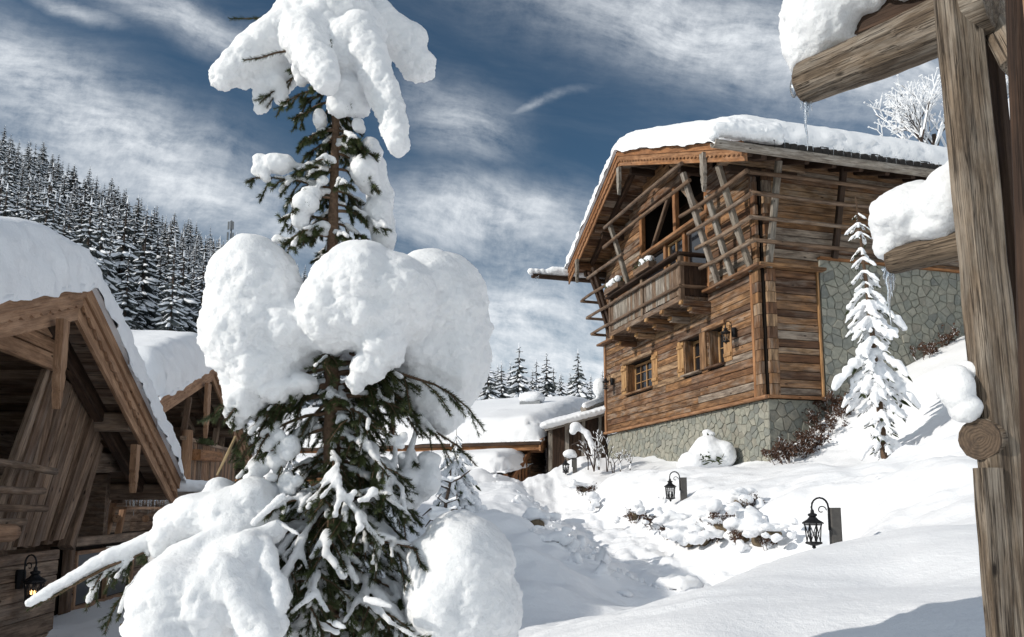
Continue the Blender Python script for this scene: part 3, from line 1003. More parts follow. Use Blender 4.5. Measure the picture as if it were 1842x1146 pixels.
def window(fr, y0, y1, z0, z1, x, cols, rows, mat='wood_new'):
    wn_ = beam(fr, 'window', (x, y0, z0 + .035), (x, y1, z0 + .035), .06, .07, mat, c=.006)
    iv = wn_.matrix_basis.inverted()
    class Q: pass
    sub = Frame(wn_); sub.mi = iv
    beam(sub, 'frame_rail', (x, y0, z1 - .035), (x, y1, z1 - .035), .06, .07, mat, c=.006)
    for yy in (y0 + .035, y1 - .035):
        beam(sub, 'frame_stile', (x, yy, z0 + .071), (x, yy, z1 - .071), .07, .06, mat, (1, 0, 0), c=.006)
    for i in range(1, cols):
        yy = y0 + (y1 - y0) * i / cols
        beam(sub, 'glazing_bar', (x, yy, z0 + .07), (x, yy, z1 - .07), .05 if i * 2 == cols else .028, .05, mat, (1, 0, 0), c=.004)
    for i in range(1, rows):
        zz_ = z0 + (z1 - z0) * i / rows
        for j in range(cols):
            a = y0 + .07 + (y1 - y0 - .14) * j / cols + .02; b = y0 + .07 + (y1 - y0 - .14) * (j + 1) / cols - .02
            beam(sub, 'glazing_bar', (x - .002, a, zz_), (x - .002, b, zz_), .04, .026, mat, c=.004)
    for i in range(cols):
        for j in range(rows):
            a = y0 + .05 + (y1 - y0 - .1) * i / cols + .004; b = y0 + .05 + (y1 - y0 - .1) * (i + 1) / cols - .004
            c_ = z0 + .05 + (z1 - z0 - .1) * j / rows + .004; d_ = z0 + .05 + (z1 - z0 - .1) * (j + 1) / rows - .004
            prism(sub, 'pane', [(x + .01, a, c_), (x + .01, b, c_), (x + .01, b, d_), (x + .01, a, d_)], (-1, 0, 0), .008, 'glass')
    return wn_


def reveal(y0, y1, z0, z1, dep=.34):
    beam(C, 'window_lintel', (-.06, y0 - .18, z1 + .05), (-.06, y1 + .18, z1 + .05), .14, .10, 'wood', c=.01)
    beam(C, 'window_sill', (-.07, y0 - .06, z0 - .025), (-.07, y1 + .06, z0 - .025), .16, .05, 'wood', c=.008)
    for yy in (y0 + .015, y1 - .015):
        beam(C, 'reveal_board', (dep / 2 - .03, yy, z0 + .002), (dep / 2 - .03, yy, z1 - .002), .03, dep, 'wood', (1, 0, 0), c=.004)
    prism(C, 'reveal_floor', [(-.02, y0 + .03, z0 + .004), (dep, y0 + .03, z0 + .004), (dep, y1 - .03, z0 + .004), (-.02, y1 - .03, z0 + .004)], (0, 0, 1), .02, 'wood')


for (y0, y1), cols in ((LW, 4), (RW1, 2), (RW2, 2)):
    reveal(y0, y1, *WZ)
    window(C, y0 + .05, y1 - .05, WZ[0] + .03, WZ[1] - .03, .24, cols, 3 if cols == 4 else 2)
beam(C, 'window_post', (-.06, 2.65, 1.03), (-.06, 2.65, 2.02), .30, .10, 'wood', (1, 0, 0), c=.01)


def shutter(y0, y1):
    s_ = prism(C, 'shutter', [(-.055, y0, WZ[0]), (-.055, y1, WZ[0]), (-.055, y1, WZ[1] + .02), (-.055, y0, WZ[1] + .02)], (-1, 0, 0), .03, 'wood_new', xdir=(0, 0, 1))
    sub = Frame(s_); sub.mi = s_.matrix_basis.inverted()
    for zz_ in (WZ[0] + .16, WZ[1] - .14):
        beam(sub, 'batten', (-.075, y0 + .02, zz_), (-.075, y1 - .02, zz_), .03, .09, 'wood_new', c=.01)
    return s_


for y0, y1 in ((5.36, 5.73), (7.57, 7.94), (3.77, 4.12), (1.33, 1.70)):
    shutter(y0, y1)

# loggia front: cross beam, posts, glazing
beam(C, 'cross_beam', (-.03, 2.2, 5.12), (-.03, 6.45, 5.12), .16, .18, 'wood_trim', segs=4, jit=.01)
for yy in (2.35, 3.6, 4.75, 6.3):
    beam(C, 'loggia_post', (.02, yy, 2.98), (.02, yy, 5.03), .14, .14, 'wood_trim', (1, 0, 0))
for yy in (2.35, 4.1, 6.3):
    beam(C, 'loggia_post', (.02, yy, 5.21), (.02, yy, min(6.6, zroof(yy) - .3)), .15, .15, 'wood_trim', (1, 0, 0))
beam(C, 'cross_beam', (-.03, 2.2, 6.62), (-.03, 6.9, 6.62), .16, .2, 'wood', segs=4)
window(C, 3.70, 4.66, 3.02, 5.01, .06, 2, 2)
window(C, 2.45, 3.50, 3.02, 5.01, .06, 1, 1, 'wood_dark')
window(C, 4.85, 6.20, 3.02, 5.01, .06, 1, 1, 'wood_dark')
for yy, sgn in ((3.2, 1), (5.3, -1)):
    beam(C, 'wind_brace', (.1, yy - .5 * sgn, 5.25), (.1, yy + .7 * sgn, 6.5), .12, .12, 'wood_rail')

# balcony
BX = -.8
bal = beam(C, 'balcony_floor', (BX / 2, 2.38, 2.83), (BX / 2, 7.02, 2.83), abs(BX), .07, 'wood_rail', segs=4)
for k in range(4):
    beam(C, 'balcony_fascia', (BX - .02, 2.36 + k * 1.165, 2.8), (BX - .02, 2.36 + (k + 1) * 1.165 - .01, 2.8), .05, .14, 'wood_rail')
for yy in (2.34, 3.43, 4.38, 5.57, 6.8):
    for j, (xo, zz_) in enumerate(((BX - .02, 2.66), (BX + .22, 2.50))):
        b_ = beam(C, 'corbel', (0, yy, zz_), (xo, yy, zz_), .17, .15, 'wood', segs=2, jit=.01)
        sub = Frame(b_); sub.mi = b_.matrix_basis.inverted()
        beam(sub, 'carved_end', (xo - .0, yy, zz_ + .01), (xo - .05, yy, zz_ + .02), .15, .10, 'wood_new')
for yy in (2.42, 4.68, 6.98):
    beam(C, 'balcony_post', (BX + .02, yy, 2.76), (BX + .02, yy, 3.93), .13, .13, 'wood_rail', (1, 0, 0))
for zz_, rr in ((3.12, .045), (3.72, .05)):
    log(C, 'balcony_rail', (BX - .07, 2.3, zz_), (BX - .07, 7.1, zz_ + .01), rr, 'wood_rail', bend=.02)
    log(C, 'balcony_rail', (BX - .05, 2.37, zz_), (.0, 2.37, zz_), rr, 'wood_rail')
beam(C, 'handrail', (BX - .02, 2.3, 3.98), (BX - .02, 7.1, 3.98), .26, .06, 'wood_dark', segs=4)
beam(C, 'handrail', (BX - .02, 2.40, 3.985), (0, 2.40, 3.985), .22, .06, 'wood_dark')
y = 2.5
while y < 6.9:
    wd = random.uniform(.10, .17)
    if abs(y + wd / 2 - 4.68) > .12:
        beam(C, 'baluster_board', (BX + .0, y + wd / 2, 2.9 + random.uniform(0, .03)), (BX + .0, y + wd / 2 + random.uniform(-.01, .01), 3.72 + random.uniform(-.0, .06)), wd - .012, .028, 'wood_silver' if random.random() < .55 else 'wood_rail', (1, 0, 0), segs=2, jit=.02)
    y += wd
x = BX + .08
while x < -.08:
    wd = .15
    beam(C, 'baluster_board', (x + wd / 2, 2.42, 2.9), (x + wd / 2, 2.42, 3.76), wd - .01, .028, 'wood_dark', (0, 1, 0), segs=2, jit=.02)
    x += wd

# leaning pole lattice on the gable
def lean_x(z_): return -.15 - .33 * (z_ - 3.05)


for yy, z0, z1, m_ in ((1.70, 2.95, 5.82, 'wood_silver'), (1.02, 2.95, 5.0, 'wood_silver'), (.25, 2.95, 5.4, 'wood_silver'), (6.2, 4.05, 6.0, 'wood_silver'), (8.2, 3.0, 5.3, 'wood_dark'), (8.55, 3.0, 5.25, 'wood_dark')):
    p0 = (lean_x(z0), yy, z0); p1 = (lean_x(z1), yy - .06, z1)
    beam(C, 'lattice_post', p0, p1, .15, .12, m_, (1, 0, 0), segs=8, jit=.05, bend=.02)
for (ya, yb, zz_) in ((6.4, 1.4, 5.98), (6.85, 1.3, 5.52), (2.25, -.85, 4.88), (2.15, -.75, 4.41), (2.0, -.5, 3.98), (2.12, -.35, 3.5), (8.6, 5.75, 5.02), (9.5, 7.1, 4.53), (9.6, 7.1, 3.95), (9.7, 7.1, 3.4)):
    xx = lean_x(zz_) - .1
    log(C, 'lattice_rail', (xx, ya, zz_ + .03), (xx, yb, zz_ - .02), .052, 'wood_rail', segs=9, jit=.05, bend=.035, n=9)
# lattice on the eave side
def lean_y(z_): return -.12 - .18 * (z_ - 3.0)


for xa, xb, zz_ in ((-.62, 5.6, 4.98), (-.5, 3.2, 4.53), (-.5, 2.6, 4.0), (-.42, 5.4, 3.5), (2.2, 5.6, 3.98), (2.9, 5.5, 4.52)):
    yy = lean_y(zz_) - .09
    log(C, 'lattice_rail', (xa, yy, zz_), (xb, yy, zz_ + .02), .05, 'wood_rail', segs=9, jit=.05, bend=.03, n=9)
for xx, z0, m_ in ((.1, 2.95, 'wood_silver'), (1.85, 3.3, 'wood_dark'), (4.2, 3.3, 'wood_dark')):
    beam(C, 'lattice_post', (xx, lean_y(z0), z0), (xx + .1, lean_y(5.35), 5.35), .15, .11, m_, (0, 1, 0), segs=7, jit=.05)
# returns of the rails round the far corner
for zz_ in (4.53, 3.95, 3.4):
    xx = lean_x(zz_)
    log(C, 'lattice_rail', (xx - .2, 9.45, zz_ - .04), (.6, 9.5, zz_ - .04), .05, 'wood_rail', n=9)

# roof: tiles, soffit, rafters, purlins, barge boards
XR0, XR1 = -1.15, 11.5
for nm, (ya, yb) in (('roof_slope', (-1.25, 5.3)), ('roof_slope', (5.3, 9.75))):
    za, zb = zroof(ya), zroof(yb)
    prism(C, nm, [(XR0, ya, za), (XR1, ya, za), (XR1, yb, zb), (XR0, yb, zb)], (0, -(zb - za) / (yb - ya), 1), .08, 'tile')
for ya, yb, n in ((-1.2, 5.28, 26), (5.32, 9.7, 18)):
    for k in range(n):
        a = ya + (yb - ya) * k / n; b = ya + (yb - ya) * (k + 1) / n - .012
        za, zb = zroof(a) - .12, zroof(b) - .12
        sl = (zb - za) / (b - a)
        prism(C, 'soffit_board', [(XR0 + .03, a, za), (.6, a, za), (.6, b, zb), (XR0 + .03, b, zb)], (0, -sl, 1), .03, 'wood', xdir=(1, 0, 0))
for k in range(34):
    xx = -.9 + k * .36
    if xx > 6: break
    if k % 2: continue
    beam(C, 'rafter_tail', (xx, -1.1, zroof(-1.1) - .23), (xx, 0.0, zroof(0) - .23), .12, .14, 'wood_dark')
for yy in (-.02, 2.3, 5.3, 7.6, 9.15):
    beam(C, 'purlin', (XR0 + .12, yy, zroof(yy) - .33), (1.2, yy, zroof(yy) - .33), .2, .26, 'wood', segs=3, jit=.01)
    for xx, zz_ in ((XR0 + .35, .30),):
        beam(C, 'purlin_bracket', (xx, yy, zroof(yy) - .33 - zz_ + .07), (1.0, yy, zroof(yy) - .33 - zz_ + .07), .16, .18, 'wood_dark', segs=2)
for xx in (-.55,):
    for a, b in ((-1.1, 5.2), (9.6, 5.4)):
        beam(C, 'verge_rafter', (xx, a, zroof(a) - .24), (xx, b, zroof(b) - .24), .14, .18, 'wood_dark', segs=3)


def barge(fr, to3, a0, z0, a1, z1, top, bot, thick, nrm, mat, scal=0., pitch=.22, xdir=None, trim0=0., trim1=0.):
    """sloping board between two roof points; lower edge scalloped when scal > 0"""
    L_ = math.hypot(a1 - a0, z1 - z0)
    da, dz = (a1 - a0) / L_, (z1 - z0) / L_
    pts_ = [to3(a0, z0 - top), to3(a1, z1 - top)]
    n = int(L_ / pitch) * 8 if scal else 1
    low = []
    for i in range(n + 1):
        t = i / n
        s_ = abs(math.sin(math.pi * t * L_ / pitch)) if scal else 1
        low.append(to3(a0 + (a1 - a0) * t, z0 + (z1 - z0) * t - bot + scal * (1 - s_)))
    return prism(fr, 'barge_board', pts_ + low[::-1], nrm, thick, mat, xdir=np.array(to3(a1, z1)) - np.array(to3(a0, z0)))


for (a0, a1) in ((-1.3, 5.295), (9.8, 5.305)):
    barge(C, lambda a, z_: (XR0 - .075, a, z_), a0, zroof(a0), a1, zroof(a1), -.02, .15, .05, (-1, 0, 0), 'wood_trim')
    barge(C, lambda a, z_: (XR0 - .045, a, z_), a0, zroof(a0), a1, zroof(a1), .12, .32, .04, (-1, 0, 0), 'wood_trim', .05, .2)
    barge(C, lambda a, z_: (XR0 - .0, a, z_), a0, zroof(a0), a1, zroof(a1), .25, .44, .04, (-1, 0, 0), 'wood_trim')


def pendant(fr, top, down, w_, xdir, nrm, mat):
    """carved hanging board: waisted, ending in a point"""
    top = np.array(top, float); xd = np.array(xdir, float)
    prof = [(0, .5), (.12, .5), (.2, .42), (.3, .5), (.52, .5), (.58, .32), (.65, .46), (.76, .34), (.80, .2), (.84, .28), (1, .02)]
    pts_ = [top + xd * (w_ * b) - np.array([0, 0, down * a]) for a, b in prof] + [top - xd * (w_ * b) - np.array([0, 0, down * a]) for a, b in prof[::-1]]
    return prism(fr, 'pendant_board', pts_, nrm, .09, mat, xdir=(0, 0, 1))


for yy, zt, ln in ((5.2, 7.45, .85), (.35, 5.75, .95), (8.75, 5.72, .8)):
    pendant(C, (XR0 - .12, yy, zt), ln, .17, (0, 1, 0), (-1, 0, 0), 'wood_silver')

# tile noses along the near eave, hollow-log gutters
x = -.35
tile_me = None
while x < 9.2:
    if tile_me is None:
        tile_me = sweep_mesh('tile_nose', .30, round_sec(.10, 10), 1, 'tile', smooth=True)
    add('tile_nose', tile_me, chalet, frame_mtx((x, -1.33, zroof(-1.33) + .0), (0, 1, .409), (0, 0, 1)))
    x += .205


def gutter(fr, p0, p1, r, mat='wood_silver', up=(0, 0, 1)):
    sec = [(r * math.cos(t), r * math.sin(t)) for t in np.linspace(math.pi, 2 * math.pi, 9)] + [(r * .72 * math.cos(t), r * .72 * math.sin(t) + .0) for t in np.linspace(2 * math.pi, math.pi, 9)]
    a, b = fr.L(p0), fr.L(p1)
    me = sweep_mesh('log_gutter', (b - a).length, sec, 8, mat, .03, .01, smooth=False)
    return add('log_gutter', me, fr.root, frame_mtx(a, b - a, up))


gutter(C, (-2.0, -1.42, 5.13), (9.5, -1.42, 5.13), .13)
gutter(C, (-2.45, 9.85, 5.42), (3.0, 9.85, 5.42), .13, 'wood_dark')
for xx in np.arange(-.6, 6.5, 1.35):
    g = Geo(); g.tube([(xx, -1.30, 5.42), (xx, -1.42, 5.36), (xx + .0, -1.56, 5.28), (xx, -1.57, 5.15), (xx, -1.42, 5.05), (xx, -1.25, 5.1)], .012, 5)
    g.build('gutter_hook', 'iron', chalet)

# snow on the chalet
tochal = lambda a, x_, z_: np.stack([x_, a, z_], 1)
roof_snow('roof_snow', C, [(-.9, zroof(-.9) + .06), (5.3, 8.03), (9.75, zroof(9.75) + .03)], -1.2, 11.5, .66, tochal, over=.12, res=.11, rag=.10, amp=.05)
bl = cap((-1.93, -1.45, 5.42), .15, (-.5, -1.42, 5.46), .2) + cap((-1.6, -1.3, 5.55), .22, (-.4, -1.2, 5.6), .26) + cap((-1.3, -.9, 5.72), .28, (-.5, -.8, 5.76), .3) + [ball((-1.98, -1.42, 5.25), .10), ball((-.42, -1.5, 5.3), .08)]
add('snow_slide', blob_mesh('snow_slide', bl, .035, 'snow', 5, (.04, 5.), (.03, 16.)), chalet)['label'] = 'slumped snow bulging over the gutter corner'
bl = cap((-2.5, 9.85, 5.52), .13, (.2, 9.85, 5.56), .19) + cap((-1.7, 9.85, 5.58), .17, (-.2, 9.75, 5.6), .22)
add('snow_slide', blob_mesh('snow_slide', bl, .035, 'snow', 5, (.03, 5.), (.02, 16.)), chalet)


def icicle(fr, top, ln, r=.02, parent=None):
    g = Geo()
    n = 5
    p = [np.array(fr.L(top)) - np.array([random.uniform(-.004, .004), random.uniform(-.004, .004), ln * i / n]) for i in range(n + 1)]
    g.tube(p, [r * (1 - i / n) * random.uniform(.8, 1.1) + .001 for i in range(n + 1)], 6)
    return g.build('icicle', 'ice', parent or fr.root, smooth=True)


for k in range(34):
    icicle(C, (-.2 + k * .24 + random.uniform(-.05, .05), -1.40, 5.40), random.uniform(.08, .25), .008)
for k in range(5):
    icicle(C, (-2.4 + k * .03, 9.85 - .05 * k, 5.33), random.uniform(.1, .3), .012)

# flower boxes on the balcony
for n_, (ya, yb) in enumerate(((3.75, 4.75), (5.85, 6.9))):
    fb = thing('flower_box', ['wooden flower box with snow on balcony rail, nearer the leaning poles', 'wooden flower box with snow on balcony rail, at the far rail end'][n_], 'flower box',
               KP + EXv * (BX - .12) + EYv * ((ya + yb) / 2) + np.array([0, 0, 4.01]), CH)
    f_ = Frame(fb); L2 = (yb - ya) / 2
    beam(f_, 'front_board', (-.11, -L2, .10), (-.11, L2, .10), .025, .18, 'wood_rail')
    beam(f_, 'back_board', (.11, -L2, .10), (.11, L2, .10), .025, .18, 'wood_rail')
    for s_ in (-1, 1): beam(f_, 'end_board', (-.095, s_ * (L2 - .015), .10), (.095, s_ * (L2 - .015), .10), .025, .18, 'wood_rail')
    beam(f_, 'bottom_board', (0, -L2 + .03, .022), (0, L2 - .03, .022), .195, .025, 'wood_dark')
    g = Geo()
    for k in range(160):
        p = np.array([random.uniform(-.1, .1), random.uniform(-L2, L2), .16]); d = np.array([random.uniform(-.16, .1), random.uniform(-.12, .12), random.uniform(-.02, .2)])
        sd = np.array([.012, random.uniform(-.02, .02), .004]); g.put([p, p + d * .5 + sd, p + d, p + d * .5 - sd], [(0, 1, 2, 3)])
    e_ = g.build('evergreen_sprays', 'needle', fb)
    bl = [ball((random.uniform(-.12, .05), random.uniform(-L2, L2 * .5), .27 + random.uniform(-.03, .04)), random.uniform(.06, .11)) for k in range(14)]
    add('snow_cap', blob_mesh('snow_cap', bl, .025, 'snow', 3, (.02, 8.), (.01, 25.)), fb)

# ================================================================== THE CABINS ON THE LEFT
class Gable:
    """a gable plane seen from its outside: a runs along it (away from the lane's near end), z up from the apex, w into the house"""
    def __init__(s, A, phi):
        s.A = np.array(A); s.g = np.array([math.sin(phi), math.cos(phi), 0]); s.n = np.array([s.g[1], -s.g[0], 0])
    def at(s, a, z_, w_=0.):
        return s.A + s.g * a - s.n * w_ + np.array([0, 0, z_])
    def px(s, u, v, w_=0.):
        d = ray(u, v); t = (s.A @ s.n - w_) / (d @ s.n); return d * t
    def az(s, u, v, w_=0.):
        p = s.px(u, v, w_) - s.A
        return p @ s.g, p[2]
    def vec(s, A_, X_, Z_):
        return s.A + A_[:, None] * s.g - X_[:, None] * s.n + Z_[:, None] * np.array([0, 0, 1.])


def cabin(label, A, phi, aL, slopeL, aR, slopeR, depth, T, zfloor):
    gb = Gable(A, phi)
    base = gb.at(0, 0, 1.5); base[2] = zfloor
    root = thing('log_cabin', label, 'cabin', base)
    fr = Frame(root, world=True)
    zl = lambda a: a * slopeL if a < 0 else -a * slopeR
    n3, g3 = gb.n, gb.g
    for a0, a1 in ((aL, 0), (0, aR)):
        sl = (zl(a1) - zl(a0)) / (a1 - a0)
        nrm = np.array([0, 0, 1.]) - g3 * sl
        prism(fr, 'roof_slope', [gb.at(a0, zl(a0), 0), gb.at(a1, zl(a1), 0), gb.at(a1, zl(a1), depth), gb.at(a0, zl(a0), depth)], nrm, .07, 'tile')
        nb = int(abs(a1 - a0) / .19)
        for k in range(nb):
            b0 = a0 + (a1 - a0) * k / nb; b1 = a0 + (a1 - a0) * (k + 1) / nb - .014
            off = -.10 - random.uniform(0, .012)
            prism(fr, 'soffit_board', [gb.at(b0, zl(b0) + off, .04), gb.at(b1, zl(b1) + off, .04), gb.at(b1, zl(b1) + off, 2.2), gb.at(b0, zl(b0) + off, 2.2)], nrm, .03, 'wood_barn', xdir=n3)
        e0 = a0 if a0 < 0 else a1
        i0 = -.004 if a0 < 0 else .004
        for top, bot, w_, sc2, th in ((-.03, .17, -.05, 0, .05), (.14, .31, -.01, .05, .04), (.25, .47, .04, 0, .05)):
            barge(fr, lambda a, z_, w_=w_: gb.at(a, z_, w_), e0, zl(e0), i0, 0., top, bot, th, n3, 'wood_left', sc2, .24)
        beam(fr, 'verge_rafter', gb.at(e0 * .97, zl(e0 * .97) - .27, .55), gb.at(i0 * 20, zl(i0 * 20) - .27, .55), .16, .24, 'wood_dark', segs=3)
    for aa in (aL * .62, -.0, aR * .5, aR * .93):
        beam(fr, 'purlin', gb.at(aa, zl(aa) - .34, .1), gb.at(aa, zl(aa) - .34, 2.0), .22, .28, 'wood_barn', segs=3, jit=.01)
    roof_snow('roof_snow', fr, [(aL, zl(aL) + .03), (0, .03), (aR, zl(aR) + .03)], .0, depth, T, gb.vec, over=.14, r=.55, res=.075, rag=.10, amp=.05)
    return root, fr, gb, zl


A1 = P(151, 511, 10.0)
cab1, f1, g1, zl1 = cabin('near log cabin with slanted board porch and steep snowy gable', A1, R(-7), -5.2, .345, 4.75, .50, 6.5, .84, -2.1)
# pendants
pendant(f1, g1.px(121, 576, -.12), 1.06, .17, g1.g, g1.n, 'wood_left')
pendant(f1, g1.px(250, 800, -.12), .72, .17, g1.g, g1.n, 'wood_left')


def plank_px(fr, gb, name, q, w_, th, mat, parent=None):
    """board given by four photograph points on the plane w_"""
    p = [gb.px(u, v, w_) for u, v in q]
    return prism(fr, name, p, gb.n, th, mat, xdir=p[-1] - p[0], parent=parent)


# boards over the porch opening
for v0, v1 in ((596, 616), (617.5, 641), (642.5, 671)):
    a0, z0 = g1.az(-60, v1, .55); a1, z1 = g1.az(106, v1, .55)
    zb = z1; zt = g1.az(106, v0, .55)[1]
    beam(f1, 'lintel_board', g1.at(a0 - 1.5, (zb + zt) / 2, .55), g1.at(a1, (zb + zt) / 2, .55), .10, zt - zb - .01, 'wood_left', segs=4, jit=.01)
# the slanted boarding
T_ = [(84, 664), (97, 664), (108, 672), (119, 684), (131, 694), (141, 709), (151, 723), (159, 738), (167, 752), (175, 768), (184, 786)]
B_ = [(-34, 986), (-10, 986), (12, 985), (30, 984), (44, 982), (58, 980), (72, 977), (84, 975), (95, 973), (105, 971), (116, 968)]
for k in range(10):
    (a, b), (c, d) = T_[k], T_[k + 1]; (e, f_), (g_, h_) = B_[k], B_[k + 1]
    jit = random.uniform(-5, 6); s_ = .12
    w_ = .60 + random.choice((0, .05, .02, .07))
    p = [g1.px(a + s_, b, w_), g1.px(c - s_ - .6, d, w_), g1.px(g_ - 1.0, h_ + jit, w_), g1.px(e + .6, f_ + jit, w_)]
    prism(f1, 'slanted_board', p, g1.n, .07, 'wood_barn', xdir=p[3] - p[0])
beam(f1, 'porch_brace', g1.px(92, 668, .75), g1.px(30, 985, .75), .16, .2, 'wood_barn', tuple(g1.n), segs=5, jit=.02)
beam(f1, 'porch_brace', g1.px(172, 800, .78), g1.px(118, 985, .78), .16, .2, 'wood_barn', tuple(g1.n), segs=5, jit=.02)
beam(f1, 'tie_beam', g1.px(140, 832, .85), g1.px(247, 832, .85), .2, .33, 'wood_barn', segs=4, jit=.012)
# balcony poles
for (u0, v0, u1, v1) in ((-60, 823, 99, 848), (-60, 874, 77, 883), (-60, 911, 82, 914), (-60, 945, 42, 938)):
    log(f1, 'balcony_pole', g1.px(u0, v0, .35), g1.px(u1, v1, .35), .045, 'wood_rail', bend=.02)
log(f1, 'corbel_log', g1.px(-50, 962, .35), g1.px(22, 958, .35), .1, 'wood_left')
# walls
g = Geo()
def wall_slab(a0, a1, z0, z1, w_, th=.2):
    vs = [f1.L(g1.at(a, z_, ww)) for ww in (w_ + .05, w_ + th) for a, z_ in ((a0, z0), (a1, z0), (a1, z1), (a0, z1))]
    g.put(vs, [(0, 1, 2, 3), (7, 6, 5, 4), (0, 4, 5, 1), (1, 5, 6, 2), (2, 6, 7, 3), (3, 7, 4, 0)])
hp = [(-4.4, -5.0), (4.2, -5.0), (4.2, zl1(4.2) - .14), (0, -.14), (-4.4, zl1(-4.4) - .14)]
g.put([f1.L(g1.at(a, z_, ww)) for ww in (2.15, 2.35) for a, z_ in hp], [(0, 1, 2, 3, 4), (9, 8, 7, 6, 5), (0, 5, 6, 1), (1, 6, 7, 2), (2, 7, 8, 3), (3, 8, 9, 4), (4, 9, 5, 0)])
wall_slab(-4.5, .2, -5.0, -3.2, .68)
for aa, zt in ((4.2, zl1(4.2) - .16), (-4.4, zl1(-4.4) - .16)):     # the long side walls of the house
    g.put([f1.L(g1.at(a, z_, ww)) for ww in (1.02, 6.2) for a, z_ in ((aa - .1, -5.), (aa + .1, -5.), (aa + .1, zt), (aa - .1, zt))], [(0, 1, 2, 3), (7, 6, 5, 4), (0, 4, 5, 1), (1, 5, 6, 2), (2, 6, 7, 3), (3, 7, 4, 0)])
g.build('wall', 'wood_barn', cab1)


def wall_rows(fr, gb, a0, a1, z0, z1, w_, mat, holes=None, hmin=.17, hmax=.25, name='wall_board', slopes=None):
    z_ = z0
    while z_ < z1 - .02:
        h = min(random.uniform(hmin, hmax), z1 - z_)
        if z1 - z_ - h < .08: h = z1 - z_
        hs_ = [(q[0], q[1]) for q in (holes or []) if z_ + h > q[2] + .02 and z_ < q[3] - .02]
        if slopes:
            zt = z_ + h + .14; b0, b1 = max(a0, zt / slopes[0]), min(a1, -zt / slopes[1])
        else: b0, b1 = a0, a1
        if b1 - b0 > .3: plank_row(fr, name, b0, b1, lambda a, z_=z_, h=h: gb.at(a, z_ + h / 2, w_), .05, h - .008, mat, (0, 0, 1), hs_, 1.6, 3.4)
        z_ += h


wall_rows(f1, g1, -4.4, 4.2, -4.9, -.3, 2.1, 'wood_barn', slopes=(.345, .5))
aE, zE = g1.az(104, 985, .62)
aW, zW = g1.az(0, 985, .62)
wall_rows(f1, g1, aW - 1.5, aE, -4.75, zE - .02, .62, 'wood_barn', hmin=.2, hmax=.27)
# side wall with the small casement
a0_, zt_ = g1.az(121, 984, .95); a1_, zb_ = g1.az(242, 1080, .95)
wa0, wzt = g1.az(133, 992, .95); wa1, wzb = g1.az(232, 1068, .95)
wall_rows(f1, g1, a0_, a1_ + .5, -4.75, zt_, .95, 'wood_barn', holes=[(wa0, wa1, wzb, wzt)], hmin=.13, hmax=.2)
g = Geo()
wall_slab(a0_ - .05, wa0, -5.0, zt_, .97); wall_slab(wa1, a1_ + .5, -5.0, zt_, .97); wall_slab(wa0, wa1, -5., wzb, .97); wall_slab(wa0, wa1, wzt, zt_, .97)
g.build('side_wall', 'dark', cab1)
beam(f1, 'corner_post', g1.at(a0_ - .06, -4.75, .9), g1.at(a0_ - .06, zt_, .9), .12, .14, 'wood_barn', tuple(g1.n))
beam(f1, 'head_beam', g1.at(a0_ - .1, zt_ + .07, .86), g1.at(a1_ + .5, zt_ + .07, .86), .16, .14, 'wood_barn')


def gable_window(fr, gb, a0, a1, z0, z1, w_, mat, cols=2):
    wn_ = beam(fr, 'window', gb.at(a0, z0 + .03, w_), gb.at(a1, z0 + .03, w_), .07, .06, mat, c=.006)
    sub = Frame(wn_); sub.mi = wn_.matrix_basis.inverted() @ fr.mi
    beam(sub, 'frame_rail', gb.at(a0, z1 - .03, w_), gb.at(a1, z1 - .03, w_), .07, .06, mat, c=.006)
    for k in range(cols + 1):
        a = a0 + .03 + (a1 - a0 - .06) * k / cols
        beam(sub, 'frame_stile', gb.at(a, z0 + .06, w_), gb.at(a, z1 - .06, w_), .06, .07, mat, tuple(gb.n), c=.006)
    for k in range(cols):
        a = a0 + .06 + (a1 - a0 - .06) * k / cols; b = a0 + (a1 - a0 - .0) * (k + 1) / cols - .06
        prism(sub, 'pane', [gb.at(a, z0 + .06, w_ + .02), gb.at(b, z0 + .06, w_ + .02), gb.at(b, z1 - .06, w_ + .02), gb.at(a, z1 - .06, w_ + .02)], gb.n, .008, 'glass')
    return wn_


gable_window(f1, g1, wa0, wa1, wzb, wzt, .93, 'wood_left')
# shelf with icicles under the far slope, small posts
aS0, zS = g1.az(215, 914, 1.0); aS1, _ = g1.az(306, 914, 1.0)
beam(f1, 'shelf_board', g1.at(aS0, zS, 1.0), g1.at(aS1 + .4, zS, 1.0), .25, .05, 'wood_left')
beam(f1, 'shelf_board', g1.at(aS0, zS + .14, 1.05), g1.at(aS1 + .4, zS + .14, 1.05), .2, .1, 'wood_barn')
for k in range(22):
    aa = aS0 + (aS1 - aS0) * (k + random.random()) / 22
    icicle(f1, g1.at(aa, zS + .17, .9), random.uniform(.1, .32), .013)
for u in (210, 262):
    log(f1, 'joist_end', g1.px(u, 933, 1.9), g1.px(u, 933, .95), .07, 'wood_left')
for (u0, v0, u1, v1) in ((205, 905, 190, 965), (222, 915, 212, 962)):
    beam(f1, 'strut', g1.px(u0, v0, 1.2), g1.px(u1, v1, 1.2), .1, .1, 'wood_left', tuple(g1.n))
gut = g1.at(4.78, zl1(4.78) - .16, 2.2), g1.at(4.78, zl1(4.78) - .16, -1.25)
gutter(f1, gut[0], gut[1], .13, 'wood_silver')
bl = cap(g1.at(4.78, zl1(4.78) - .06, .3), .16, g1.at(4.78, zl1(4.78) - .09, -1.2), .12)
add('snow_strip', blob_mesh('snow_strip', [(v + np.array(f1.mi.translation), f) for v, f in bl], .03, 'snow', 4, (.02, 6.), (.012, 20.)), cab1)

